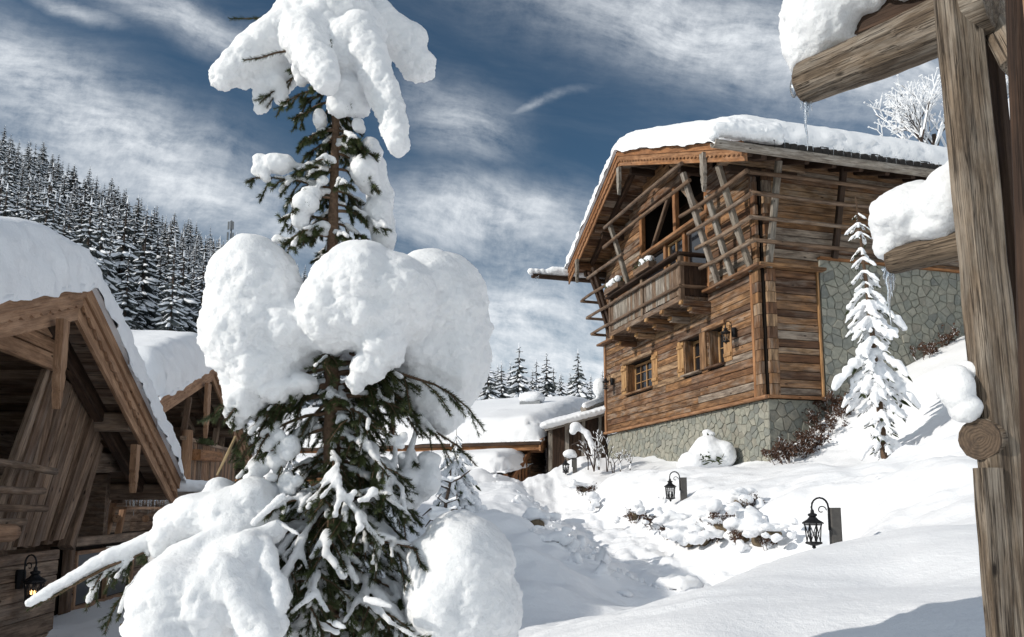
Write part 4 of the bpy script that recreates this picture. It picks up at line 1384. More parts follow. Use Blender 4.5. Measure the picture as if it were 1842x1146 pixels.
A2 = P(388, 652, 20.5)
cab2, f2, g2, zl2 = cabin('second log cabin with open gable behind the big snow-laden spruce', A2, R(-5), -4.2, .36, 5.0, .50, 9, .95, -1.2)
pendant(f2, g2.px(378, 690, -.12), 1.35, .26, g2.g, g2.n, 'wood_left')
wall_rows(f2, g2, -3.9, 4.2, -4.3, -.4, 1.9, 'wood_barn', slopes=(.36, .5))
g = Geo()
vs = [f2.L(g2.at(a, z_, ww)) for ww in (1.95, 2.2) for a, z_ in ((-3.9, -4.5), (4.3, -4.5), (4.3, -2.3), (0, -.15), (-3.9, -1.55))]
g.put(vs, [(0, 1, 2, 3, 4), (9, 8, 7, 6, 5), (0, 5, 6, 1), (1, 6, 7, 2), (2, 7, 8, 3), (3, 8, 9, 4), (4, 9, 5, 0)])
g.build('wall', 'dark', cab2)
for (u0, v0, u1, v1, wd, w_) in ((398, 720, 385, 805, .2, .5), (340, 716, 328, 790, .1, .3), (405, 745, 395, 830, .09, .4), (352, 740, 385, 795, .2, 1.0), (330, 745, 375, 830, .16, 1.2)):
    beam(f2, 'gable_strut', g2.px(u0, v0, w_), g2.px(u1, v1, w_), wd, .14, 'wood_barn', tuple(g2.n), segs=3)
a0_, zb_ = g2.az(330, 868, .2); a1_, zt_ = g2.az(405, 815, .2)
for a in np.arange(a0_, a1_ + 1.2, .16):
    beam(f2, 'baluster_board', g2.at(a, zb_, .2), g2.at(a, zt_ + .05, .2), .135, .03, 'wood_left' if random.random() < .6 else 'wood_barn', tuple(g2.n), jit=.02)
beam(f2, 'handrail', g2.at(a0_ - .2, zt_ + .1, .2), g2.at(a1_ + 1.3, zt_ + .1, .2), .14, .1, 'wood_barn')
beam(f2, 'balcony_floor', g2.at(a0_ - .2, zb_ - .05, .9), g2.at(a1_ + 1.3, zb_ - .05, .9), 1.4, .1, 'wood_barn')
log(f2, 'balcony_post', g2.at(a0_ - .05, zb_ - .1, .15), g2.at(a0_ - .05, zt_ + .3, .15), .12, 'wood_left')
beam(f2, 'planter_box', g2.px(352, 818, .02), g2.px(392, 822, .02), .24, .26, 'wood_trim', segs=2)
g = Geo()
pc = g2.px(372, 800, .02)
for k in range(140):
    p = pc + g2.g * random.uniform(-.5, .5) + g2.n * random.uniform(-.1, .1); d = np.array([random.uniform(-.1, .1), random.uniform(-.1, .1), random.uniform(.0, .2)])
    sd = np.array([.012, .012, 0]); g.put([f2.L(q) for q in (p, p + d * .5 + sd, p + d, p + d * .5 - sd)], [(0, 1, 2, 3)])
g.build('planter_greenery', 'needle', cab2)

# ================================================================== FAR LODGE AND SHED
lod = thing('far_lodge', 'low far lodge with broad snowy roof at the end of the lane', 'lodge', P(965, 862, 28.0), R(-20))
fl = Frame(lod)
LZ = float(lod.location.z)
E0 = P(966, 787, 28.0)[2] - LZ          # eave height above the lodge floor
RZ = P(1045, 716, 34.0)[2] - LZ - .5
RY = 6.6
XL = -14.0
prism(fl, 'roof_slope', [(XL, -.4, E0 - .15), (.25, -.4, E0 - .15), (.25, RY, RZ), (XL, RY, RZ)], (0, -(RZ - E0) / RY, 1), .12, 'tile')
prism(fl, 'roof_slope', [(XL, RY, RZ), (.25, RY, RZ), (.25, 2 * RY, E0), (XL, 2 * RY, E0)], (0, (RZ - E0) / RY, 1), .12, 'tile')
roof_snow('roof_snow', fl, [(-.35, E0 - .12), (RY, RZ + .03), (2 * RY, E0)], XL, .2, .75, tochal, over=.1, res=.16, rag=.08, amp=.06)
g = Geo(); g.box((XL + .5, .3, -1.5), (-.35, 2 * RY - .5, E0 - .1)); g.box((-.6, .8, E0 - .1), (-.35, 2 * RY - 1, E0 + .5)); g.box((-.6, 2.4, E0 + .5), (-.35, 2 * RY - 2.6, E0 + 1.1)); g.build('wall', 'dark', lod)
z_ = -.4
while z_ < E0 - .1:
    h = .24
    plank_row(fl, 'wall_board', XL + .5, -.3, lambda a, z_=z_: (a, .27, z_ + .12), .06, .23, 'wood', (0, 0, 1), lmin=3, lmax=5)
    plank_row(fl, 'wall_board', .3, 7.5, lambda a, z_=z_: (-.32, a, z_ + .12), .06, .23, 'wood', (0, 0, 1), lmin=3, lmax=5)
    z_ += h
for zt, w_, hh, m_, yy in ((-.22, .16, .2, 'wood_trim', -.3), (-.08, .1, .12, 'wood_dark', -.45)):
    beam(fl, 'eave_beam', (XL, yy, E0 + zt - .15), (.3, yy, E0 + zt - .15), w_, hh, m_, segs=4)
barge(fl, lambda a, z_: (.3, a, z_), -.45, E0 - .15, RY, RZ, -.02, .4, .06, (1, 0, 0), 'wood_trim', .05, .3)
for yy in (.2, 3.):
    beam(fl, 'purlin', (-2., yy, E0 - .45 + yy * .3), (.2, yy, E0 - .45 + yy * .3), .2, .24, 'wood_trim')
for k in range(40):
    icicle(fl, (-.1 - k * .17, -.48, E0 - .16), random.uniform(.06, .2), .014)
# porch roof in front
PZ = P(955, 850, 26.6)[2] - LZ
prism(fl, 'porch_roof', [(XL, -2.2, PZ), (-.4, -2.2, PZ), (-.4, .2, PZ + .35), (XL, .2, PZ + .35)], (0, -.15, 1), .1, 'tile')
roof_snow('porch_snow', fl, [(-2.2, PZ + .03), (.2, PZ + .38)], XL, -.4, .6, tochal, over=.12, res=.16, rag=.08, amp=.06)
beam(fl, 'porch_beam', (XL, -2.1, PZ - .14), (-.3, -2.1, PZ - .14), .16, .16, 'wood_trim', segs=4)
for xx in (-.5, -3.2, -6.):
    beam(fl, 'porch_post', (xx, -2.0, -1.0), (xx, -2.0, PZ - .2), .16, .16, 'wood', (1, 0, 0))
barge(fl, lambda a, z_: (-.28, a, z_), -2.3, PZ - .5, .2, PZ + .9, .0, .22, .06, (1, 0, 0), 'wood_trim')
for k in range(6):
    beam(fl, 'porch_slat', (-.3, -1.9 + k * .34, -.6), (-.3, -1.9 + k * .34, PZ - .42 + k * .19), .12, .05, 'wood_trim', (1, 0, 0))
# chimney with its cap of snow
cx_, cy_ = (P(957, 730, 31.8) - np.array(lod.location))[:2]
cl_ = np.array([cx_ * math.cos(R(20)) - cy_ * math.sin(R(20)), cx_ * math.sin(R(20)) + cy_ * math.cos(R(20))])
cz_ = P(957, 733, 31.8)[2] - LZ
g = Geo(); g.box((cl_[0] - .42, cl_[1] - .3, cz_ - .9), (cl_[0] + .42, cl_[1] + .3, cz_ + .22)); g.build('chimney', 'steel', lod)
add('chimney_snow', blob_mesh('chimney_snow', [ball((cl_[0], cl_[1], cz_ + .38), (.55, .42, .26))], .06, 'snow', 3, (.03, 4.)), lod)

shed = thing('board_shed', 'narrow shed of dark upright boards beside the chalet corner', 'shed', P(1040, 838, 27.4))
fs_ = Frame(shed, world=True)
for k in range(14):
    u0 = 990 + k * 7.4
    vt = 772 - (u0 - 985) * .27 + random.uniform(0, 3)
    beam(fs_, 'wall_board', P(u0, 848, 27.6), P(u0 + .3, vt, 27.6), .135 + random.uniform(-.02, .01), .04, 'wood_silver' if k % 4 == 0 else 'wood_dark', (0, 1, 0), jit=.03, segs=3)
g = Geo()
vs = [fs_.L(p) for p in (P(984, 850, 27.75), P(1092, 850, 27.75), P(1092, 742, 27.75), P(984, 772, 27.75), P(984, 850, 30.), P(1092, 850, 30.), P(1092, 742, 30.), P(984, 772, 30.))]
g.put(vs, [(0, 1, 2, 3), (7, 6, 5, 4), (3, 2, 6, 7), (0, 3, 7, 4), (1, 5, 6, 2)]); g.build('wall', 'dark', shed)
q = [P(980, 771, 27.2), P(1092, 741, 27.2), P(1092, 741, 27.2) + np.array([0.2, 3, .35]), P(980, 771, 27.2) + np.array([0.2, 3, .35])]
prism(fs_, 'roof_slope', q, np.cross(q[1] - q[0], q[3] - q[0]), .08, 'wood_silver')
beam(fs_, 'roof_edge', P(980, 773, 27.15), P(1092, 743, 27.15), .1, .12, 'wood_silver', segs=4)
bl = []
for t in np.linspace(0, 1, 14):
    for dd in (0, .5, 1.1, 1.8):
        p = q[0] + (q[1] - q[0]) * t + np.array([.03, dd, dd * .12]); bl.append(ball(p - np.array(shed.location) + np.array([0, 0, .1]), (.18, .42, .13)))
add('roof_snow', blob_mesh('roof_snow', bl, .045, 'snow', 5, (.02, 5.), (.015, 12.)), shed)
pp = thing('snowy_pole', 'grey pole carrying snow above the board shed roof', 'pole', P(1070, 745, 27.9))
fp_ = Frame(pp, world=True)
log(fp_, 'pole', P(1049, 737, 27.4), P(1095, 722, 28.6), .12, 'wood_silver')
add('snow_cap', blob_mesh('snow_cap', [(v - np.array(pp.location), f) for v, f in cap(P(1052, 730, 27.4), .11, P(1095, 713, 28.6), .13) + [ball(P(1080, 697, 28.), (.28, .28, .36))]], .045, 'snow', 4, (.02, 5.)), pp)

# ================================================================== LANTERNS
def lantern_body(root, c, s_=1., lit=False):
    """c: hanging point (local)"""
    cx__, cy__, cz__ = c
    g = Geo(); g.lathe([(0.001, 0), (.018, -.01), (.022, -.045), (.05, -.055), (.05, -.075), (.035, -.085), (.06, -.115), (.115, -.15), (.118, -.165), (.0, -.166)], (0, 0, 0), 14)
    cp = g.build('lantern_roof', 'iron', root, Matrix.Translation(c) @ Matrix.Scale(s_, 4), smooth=False)
    g = Geo()
    r0, r1, zt, zb = .095, .075, -.166, -.37
    for k in range(8):
        a = 2 * math.pi * k / 8; b = 2 * math.pi * (k + 1) / 8
        pt = lambda r, th, z_: (r * math.cos(th), r * math.sin(th), z_)
        g.tube([pt(r0, a, zt), pt(r1, a, zb)], .006, 5)
        g.tube([pt(r0, a, zt), pt(r1, b, zb)], .0035, 4); g.tube([pt(r0, b, zt), pt(r1, a, zb)], .0035, 4)
    for r, z_ in ((r0, zt - .01), (r1, zb)):
        g.tube([(r * math.cos(t), r * math.sin(t), z_) for t in np.linspace(0, 2 * math.pi, 17)], .007, 5)
    g.build('cage', 'iron', root, Matrix.Translation(c) @ Matrix.Scale(s_, 4))
    g = Geo(); g.lathe([(.0, -.36), (.09, -.365), (.092, -.385), (.05, -.40), (.018, -.41), (.022, -.43), (.001, -.445)], (0, 0, 0), 14)
    g.build('lantern_base', 'iron', root, Matrix.Translation(c) @ Matrix.Scale(s_, 4))
    g = Geo()
    for dx in (-.028, .028):
        g.lathe([(.001, -.25), (.012, -.262), (.017, -.285), (.014, -.30)], (dx, .01, 0), 8)
    g.build('bulb', 'bulb' if lit else 'steel', root, Matrix.Translation(c) @ Matrix.Scale(s_, 4))
    g = Geo()
    for dx in (-.028, .028): g.lathe([(.014, -.30), (.014, -.36)], (dx, .01, 0), 8)
    g.build('candle_tube', 'iron', root, Matrix.Translation(c) @ Matrix.Scale(s_, 4))


def hook(root, p0, side, s_=1.):
    """iron arm rising from p0, curling over towards -side and ending in a scroll"""
    p0 = np.array(p0, float); sd = np.array(side, float)
    g = Geo()
    pts_ = [p0, p0 + np.array([0, 0, .2 * s_])]
    for t in np.linspace(0, math.pi * 1.12, 10):
        pts_.append(p0 + np.array([0, 0, .2 * s_]) + sd * (.085 * s_ * (1 - math.cos(t))) + np.array([0, 0, .095 * s_ * math.sin(t)]))
    g.tube(pts_, .010 * s_, 6)
    sp = []
    for t in np.linspace(0, math.pi * 1.7, 14):
        r = .05 * s_ * (1 - t / 7.5)
        sp.append(p0 + np.array([0, 0, .17 * s_]) + sd * (.02 * s_ + .05 * s_ - r * math.cos(t)) + np.array([0, 0, r * math.sin(t)]))
    g.tube(sp, .006 * s_, 5)
    g.build('hook', 'iron', root)
    return pts_[-1]


def path_lantern(u, v, Y, label, s_=1.):
    p = P(u, v, Y)
    root = thing('path_lantern', label, 'lantern', p, 0., 'lanterns along the snowy lane')
    fr = Frame(root)
    beam(fr, 'post', (0, 0, -.5), (0, 0, .37 * s_), .12 * s_, .09 * s_, 'grey_post', (0, 1, 0), segs=3)
    e = hook(root, (-.075 * s_, -.02, .15 * s_), (-1, 0, 0), s_ * 1.12)
    beam(fr, 'arm_plate', (-.07 * s_, -.02, .12 * s_), (-.07 * s_, -.02, .3 * s_), .03, .02, 'iron', (0, 1, 0))
    lantern_body(root, tuple(e + np.array([0, 0, .02])), s_)
    return root


path_lantern(1504, 973, 9.2, 'black iron lantern on short post above the open snow mound')
path_lantern(1230, 894, 15.5, 'black iron lantern on post below the flagstone wall and snow dome')
l3 = path_lantern(1034, 848, 23., 'snow-capped iron lantern on post beside the board shed')
add('snow_cap', blob_mesh('snow_cap', [ball((-.15, 0, .50), (.2, .18, .13)), ball((-.02, 0, .45), (.1, .1, .07))], .03, 'snow', 3, (.02, 7.)), l3)


def wall_lantern(p, rotz, label, lit=False, s_=1.):
    root = thing('wall_lantern', label, 'lantern', p, rotz, 'wall lanterns')
    g = Geo(); g.lathe([(.001, 0), (.05, 0), (.06, .03), (.06, .2), (.05, .23), (.001, .23)], (0, 0, -.06), 10); g.build('wall_plate', 'iron', root)
    e = hook(root, (-.06, 0, .02), (-1, 0, 0), s_)
    lantern_body(root, tuple(e + np.array([0, 0, .01])), s_, lit)
    return root


wall_lantern(KP + EYv * 1.10 + EXv * -.12 + np.array([0, 0, 1.62]), CH, 'black wall lantern beside the chalet shutter near the corner logs')
wall_lantern(KP + EYv * 8.55 + EXv * -.12 + np.array([0, 0, 1.55]), CH, 'black wall lantern at the shed end of the chalet')
pl_ = g1.px(36, 1050, .55)
wall_lantern(pl_, math.atan2(-g1.n[1], -g1.n[0]) - R(28), 'lit black wall lantern on the near cabin wall', True, 1.12)

# ================================================================== TIMBER FRAME AT THE RIGHT
tf = thing('timber_frame', 'weathered post with snow-loaded log ends standing at the lane edge', 'timber frame', P(1850, 1200, 2.9))
ft_ = Frame(tf, world=True)
p_b, p_t = P(1902, 1750, 2.9), P(1712, -90, 2.9)
beam(ft_, 'post', p_b, p_t, .155, .10, 'wood_post', (-.1, 1, 0), segs=26, jit=.03, bend=.006, c=.02)
beam(ft_, 'back_post', P(1940, 1750, 3.0), P(1762, -90, 3.0), .04, .1, 'wood_dark', (-.2, 1, 0), segs=8, jit=.02)
beam(ft_, 'side_board', P(1850, 1750, 2.86), P(1776, 842, 2.86), .085, .05, 'wood_post', (-.1, 1, 0), segs=12, jit=.05, bend=.01)
for (ea, eb, er) in (((1763, 790, 2.88), (1856, 782, 3.15), .072), ((1604, 470, 3.32), (1760, 432, 3.05), .053), ((1448, 150, 3.5), (1790, 2, 2.85), .093)):
    a_, b_ = P(*ea), P(*eb); d_ = (a_ - b_) / np.linalg.norm(a_ - b_)
    c_ = Vector(ft_.L(a_ + d_ * .004))
    x_ = Vector((0, 0, 1)).cross(Vector(d_)).normalized(); y_ = Vector(d_).cross(x_)
    cut = [c_ + x_ * (er * math.cos(t) * random.uniform(.96, 1.03)) + y_ * (er * math.sin(t) * random.uniform(.96, 1.03)) for t in np.linspace(0, 6.283, 21)[:-1]]
    m4 = Matrix((x_, y_, Vector(d_))).transposed().to_4x4(); m4.translation = c_
    iv_ = m4.inverted(); ql = [iv_ @ q for q in cut]
    add('log_end', link_mesh('log_end', [(q.x, q.y, .004) for q in ql] + [(q.x * 1.03, q.y * 1.03, -.004) for q in ql], [tuple(range(20))] + [(i, i + 20, (i + 1) % 20 + 20, (i + 1) % 20) for i in range(20)], 'endgrain'), tf, m4)
l1 = log(ft_, 'carrier_log', P(1448, 150, 3.5), P(1790, 2, 2.85), .098, 'wood_post', segs=18, jit=.025, bend=.012, taper=(1., 1.25), n=16)
log(ft_, 'carrier_log', P(1432, 158, 3.52), P(1448, 150, 3.5), .06, 'wood_dark', segs=2, jit=.02, n=12)
log(ft_, 'carrier_log', P(1604, 470, 3.32), P(1760, 432, 3.05), .056, 'wood_post', segs=10, jit=.03, taper=(1, 1.15), n=14)
log(ft_, 'carrier_log', P(1763, 790, 2.88), P(1856, 782, 3.15), .076, 'wood_post', segs=6, jit=.04, n=16)
beam(ft_, 'split_shim', P(1505, 58, 3.42), P(1690, -20, 3.05), .02, .1, 'wood_dark', segs=4)
beam(ft_, 'knee_brace', P(1745, -40, 3.2), P(1830, 120, 2.75), .10, .08, 'wood_post', (-.5, 1, 0), segs=6, jit=.02)
log(ft_, 'down_pole', P(1826, -40, 2.5), P(1906, 1800, 2.5), .030, 'wood_dark', segs=14, jit=.02, bend=.02, n=12)
log(ft_, 'down_pole', P(1846, -40, 2.4), P(1965, 1800, 2.4), .02, 'wood_left', segs=14, jit=.02, bend=.02, n=12)
of = np.array(tf.location)


def local(bl, o_): return [(v - o_, f) for v, f in bl]


px = lambda Y: Y / F * 1.0
bl = []
for (u, v, Y, ru, rv, ry) in ((1490, 20, 3.42, 88, 95, .15), (1450, 65, 3.48, 46, 78, .12), (1560, -30, 3.3, 90, 72, .15), (1640, -70, 3.1, 80, 70, .15), (1520, -60, 3.4, 110, 70, .16), (1432, 30, 3.5, 30, 50, .09), (1440, 112, 3.5, 22, 26, .05), (1600, -110, 3.2, 120, 60, .16)):
    bl.append(ball(P(u, v, Y), (ru * Y / F, ry, rv * Y / F)))
add('snow_load', blob_mesh('snow_load', local(bl, of), .012, 'snow_near', 8, (.022, 9.), (.010, 34.)), tf)['label'] = 'heaped snow on the top log'
bl = []
for (u, v, Y, ru, rv, ry) in ((1650, 385, 3.25, 82, 62, .14), (1705, 360, 3.1, 60, 62, .14), (1610, 400, 3.3, 46, 55, .11), (1600, 440, 3.32, 32, 30, .07), (1690, 410, 3.15, 50, 28, .1), (1580, 380, 3.33, 14, 20, .04), (1740, 330, 3.05, 50, 55, .13)):
    bl.append(ball(P(u, v, Y), (ru * Y / F, ry, rv * Y / F)))
add('snow_load', blob_mesh('snow_load', local(bl, of), .010, 'snow_near', 7, (.018, 9.), (.009, 34.)), tf)['label'] = 'rounded snow mound on the middle log'
bl = [ball(P(u, v, Y), (ru * Y / F, .07, rv * Y / F)) for (u, v, Y, ru, rv) in ((1720, 700, 2.9, 28, 40), (1736, 735, 2.9, 26, 26), (1742, 672, 2.95, 22, 26), (1715, 680, 2.92, 22, 24))]
add('snow_load', blob_mesh('snow_load', local(bl, of), .007, 'snow_near', 6, (.01, 10.), (.006, 40.)), tf)['label'] = 'small lump of snow on the lowest log end'
for (u, v, Y, ln, r) in ((1447, 160, 3.5, .30, .013), (1452, 165, 3.5, .12, .014), (1459, 162, 3.49, .10, .008), (1440, 165, 3.5, .09, .010), (1596, 480, 3.32, .26, .013), (1602, 485, 3.32, .12, .011), (1606, 485, 3.32, .09, .007), (1590, 482, 3.32, .07, .008)):
    icicle(ft_, P(u, v, Y), ln, r)
g = Geo(); v_, f_ = ball(np.array(ft_.L(P(1428, 158, 3.52))), (.018, .02, .05)); g.put(v_, f_); g.build('icicle', 'ice', tf, smooth=True)

# ================================================================== CONIFERS
def frond(gd, gs, base, az, r, droop, rnd, wid=.30, snow=1., curl=.12):
    """one flat drooping bough: dark underside, slab of snow on top"""
    ca, sa = math.cos(az), math.sin(az)
    n = 4
    cen = []; wds = []
    for i in range(n + 1):
        t = i / n
        rr = r * t
        zz_ = -droop * r * t ** 1.4 + curl * r * t * t
        cen.append((rr, zz_)); wds.append(wid * r * (.30 + 1.1 * t) * (1 - t ** 3.0) + .012 * r)
    def pt(i, s_, dz=0., k=1.):
        rr, zz_ = cen[i]; w_ = wds[i] * s_ * k
        j = rnd.uniform(.75, 1.25) if s_ else 1
        x, y = rr * (1 if not s_ else rnd.uniform(.93, 1.07)), w_ * j
        return (base[0] + x * ca - y * sa, base[1] + x * sa + y * ca, base[2] + zz_ + dz - abs(y) * .75)
    vs = []; fs = []
    for i in range(n + 1):
        vs += [pt(i, -1), pt(i, 0, .02 * r), pt(i, 1)]
    for i in range(n):
        a = i * 3
        fs += [(a, a + 3, a + 4, a + 1), (a + 1, a + 4, a + 5, a + 2)]
    gd.put(vs, fs, 0)
    # hanging needles fringe
    fr_v = []; fr_f = []
    for i in range(1, n + 1):
        for s_ in (-1, 1):
            p = pt(i, s_); q = pt(i - 1, s_ * .6)
            k = len(fr_v)
            d = rnd.uniform(.10, .22) * r
            fr_v += [p, q, ((p[0] + q[0]) / 2, (p[1] + q[1]) / 2, (p[2] + q[2]) / 2 - d)]
            fr_f.append((k, k + 1, k + 2))
    gd.put(fr_v, fr_f, 0)
    if rnd.random() < snow:
        vs = []; fs = []
        i0 = 0 if rnd.random() < .4 else 1
        th = rnd.uniform(.05, .12) * r
        ids = list(range(i0, n + 1))
        for i in ids:
            e = .3 if i == ids[0] or i == ids[-1] else 1
            kk = rnd.uniform(.62, .92)
            vs += [pt(i, -1, .015 * r, kk), pt(i, -.5, th * e + .03 * r, kk), pt(i, .5, th * e + .03 * r, kk), pt(i, 1, .015 * r, kk)]
        for j in range(len(ids) - 1):
            a = j * 4
            fs += [(a + q, a + 4 + q, a + 5 + q, a + 1 + q) for q in range(3)]
        fs.append((len(vs) - 4, len(vs) - 3, len(vs) - 2, len(vs) - 1))
        gs.put(vs, fs, 1)


def conifer_geo(seed, H, Rd, layers, per, snow=.8, droop=(.35, .75), wid=.30, z0=.04):
    rnd = random.Random(seed)
    gd, gs, gt = Geo(), Geo(), Geo()
    gt.tube([(0, 0, 0), (0, 0, H * .5), (0, 0, H * .98)], [Rd * .075, Rd * .05, Rd * .008], 6, 2)
    for i in range(layers):
        t = (i + rnd.uniform(-.3, .3)) / layers
        z_ = H * (z0 + (1 - z0) * max(0, t))
        r = Rd * (1 - max(0, t)) ** .85 * rnd.uniform(.82, 1.12) + .03 * Rd
        n = max(3, int(per * (1 - .55 * t)))
        a0 = rnd.uniform(0, 6.28)
        for k in range(n):
            frond(gd, gs, (0, 0, z_ + rnd.uniform(-.3, .3) * H / layers), a0 + 6.283 * k / n + rnd.uniform(-.25, .25), r * rnd.uniform(.75, 1.15), droop[0] + (droop[1] - droop[0]) * (1 - t) * rnd.uniform(.6, 1.3), rnd, wid, snow)
    gs.tube([(0, 0, H * .93), (0, 0, H)], [Rd * .04, Rd * .012], 5, 1)
    return gd, gs, gt


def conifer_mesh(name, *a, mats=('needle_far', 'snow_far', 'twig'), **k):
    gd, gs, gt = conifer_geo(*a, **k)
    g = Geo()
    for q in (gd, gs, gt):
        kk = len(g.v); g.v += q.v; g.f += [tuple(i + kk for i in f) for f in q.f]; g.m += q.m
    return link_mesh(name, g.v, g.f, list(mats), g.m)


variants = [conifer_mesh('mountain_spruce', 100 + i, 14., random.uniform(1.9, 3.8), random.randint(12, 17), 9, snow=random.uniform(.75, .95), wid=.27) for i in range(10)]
# the wooded mountainside
fr_rnd = random.Random(5)
spots = np.zeros((0, 2))
tries = 0
while tries < 12000 and len(spots) < 1600:
    tries += 1
    u = fr_rnd.uniform(-90, 720)
    Y = math.sqrt(fr_rnd.uniform(100 ** 2, 352 ** 2))
    x = (u - 921) / F * Y * 1.03
    dm = 4.8 if Y < 230 else 5.5
    if not len(spots) or ((spots - (x, Y)) ** 2).sum(1).min() > dm * dm: spots = np.vstack([spots, (x, Y)])
vis = []
for (x, Y) in spots:
    z_ = float(hill(np.array([x]), np.array([Y]))[0])
    h = fr_rnd.choice((.6, .8, .95, 1.1, 1.25)) * fr_rnd.uniform(.85, 1.1) * (1.0 if Y < 220 else .85)
    u, vt = proj((x, Y, z_ + 14 * h)); _, vb = proj((x, Y, z_))
    lim = np.interp(u, [-100, 120, 200, 262, 380, 480], [415, 415, 480, 592, 590, 640])
    if vt < lim - 6 and -40 < u < 720: vis.append(((u < 450) * 1000 + vb - vt, x, Y, z_, h))
vis.sort(reverse=True)
for k, (s_, x, Y, z_, h) in enumerate(vis[:300]):
    o = add('mountain_spruce', variants[k % 10])
    o.location = (x, Y, z_ - .3); o.rotation_euler = (fr_rnd.uniform(-.03, .03), fr_rnd.uniform(-.03, .03), fr_rnd.uniform(0, 6.28))
    o.scale = (h * fr_rnd.uniform(.8, 1.25),) * 2 + (h,)
    tag(o, 'snow-dusted spruce among many on the wooded mountainside', 'spruce', 'spruces on the mountainside')
rest = vis[300:]
if rest:
    vs_all, fs_all, ms_all, kk = [], [], [], 0
    var_np = []
    for me in variants:
        co = np.array([v.co[:] for v in me.vertices]); fa = [tuple(p.vertices) for p in me.polygons]; mi_ = [p.material_index for p in me.polygons]
        var_np.append((co, fa, mi_))
    for q, (s_, x, Y, z_, h) in enumerate(rest[:520]):
        co, fa, mi_ = var_np[q % 10]
        a = fr_rnd.uniform(0, 6.28)
        rot = np.array([[math.cos(a), -math.sin(a), 0], [math.sin(a), math.cos(a), 0], [0, 0, 1]])
        vs_all.append((co * h) @ rot.T + np.array([x, Y, z_ - .3])); fs_all += [tuple(i + kk for i in f) for f in fa]; ms_all += mi_; kk += len(co)
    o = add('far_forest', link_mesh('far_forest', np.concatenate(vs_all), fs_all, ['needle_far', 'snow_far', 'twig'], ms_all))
    o['kind'] = 'stuff'; o['label'] = 'farthest ranks of snowy forest under the ridge line'

# spruces behind the far lodge
for k, (u, vt, vb, Y) in enumerate(((1041, 627, 760, 70.), (984, 631, 770, 78.), (934, 616, 770, 74.), (902, 648, 770, 66.), (878, 640, 770, 62.), (918, 650, 770, 84.), (958, 662, 765, 88.), (1010, 668, 765, 92.), (1064, 672, 765, 95.), (1085, 664, 765, 88.), (846, 640, 770, 70.), (810, 655, 770, 75.), (760, 660, 770, 80.), (700, 670, 780, 80.), (650, 660, 780, 74.), (890, 668, 770, 90.), (1028, 676, 765, 98.), (1075, 684, 765, 84.))):
    b = P(u, vb, Y); H = P(u, vt, Y)[2] - b[2]
    root = thing('spruce', 'frosted spruce standing behind the far lodge roof', 'spruce', b, random.uniform(0, 6), 'spruces behind the far lodge')
    gd, gs, gt = conifer_geo(300 + k, H, H * random.uniform(.22, .29), 18, 9, snow=.7 if k < 5 else .95, wid=.24)
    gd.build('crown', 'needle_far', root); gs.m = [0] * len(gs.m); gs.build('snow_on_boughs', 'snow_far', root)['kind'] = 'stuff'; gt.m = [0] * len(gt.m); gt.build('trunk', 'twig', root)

for k in range(70):
    Y = random.uniform(84., 150.); u = random.uniform(600, 1100)
    x = (u - 921) / F * Y; z_ = float(hill(np.array([x]), np.array([Y]))[0])
    o = add('spruce', variants[k % 10]); o.location = (x, Y, z_ - .5); s_ = random.uniform(.4, .75)
    o.rotation_euler = (0, 0, random.uniform(0, 6)); o.scale = (s_ * 1.15, s_ * 1.15, s_)
    tag(o, 'frosted tree in the grey wood beyond the far lodge', 'spruce', 'grey wood beyond the far lodge')


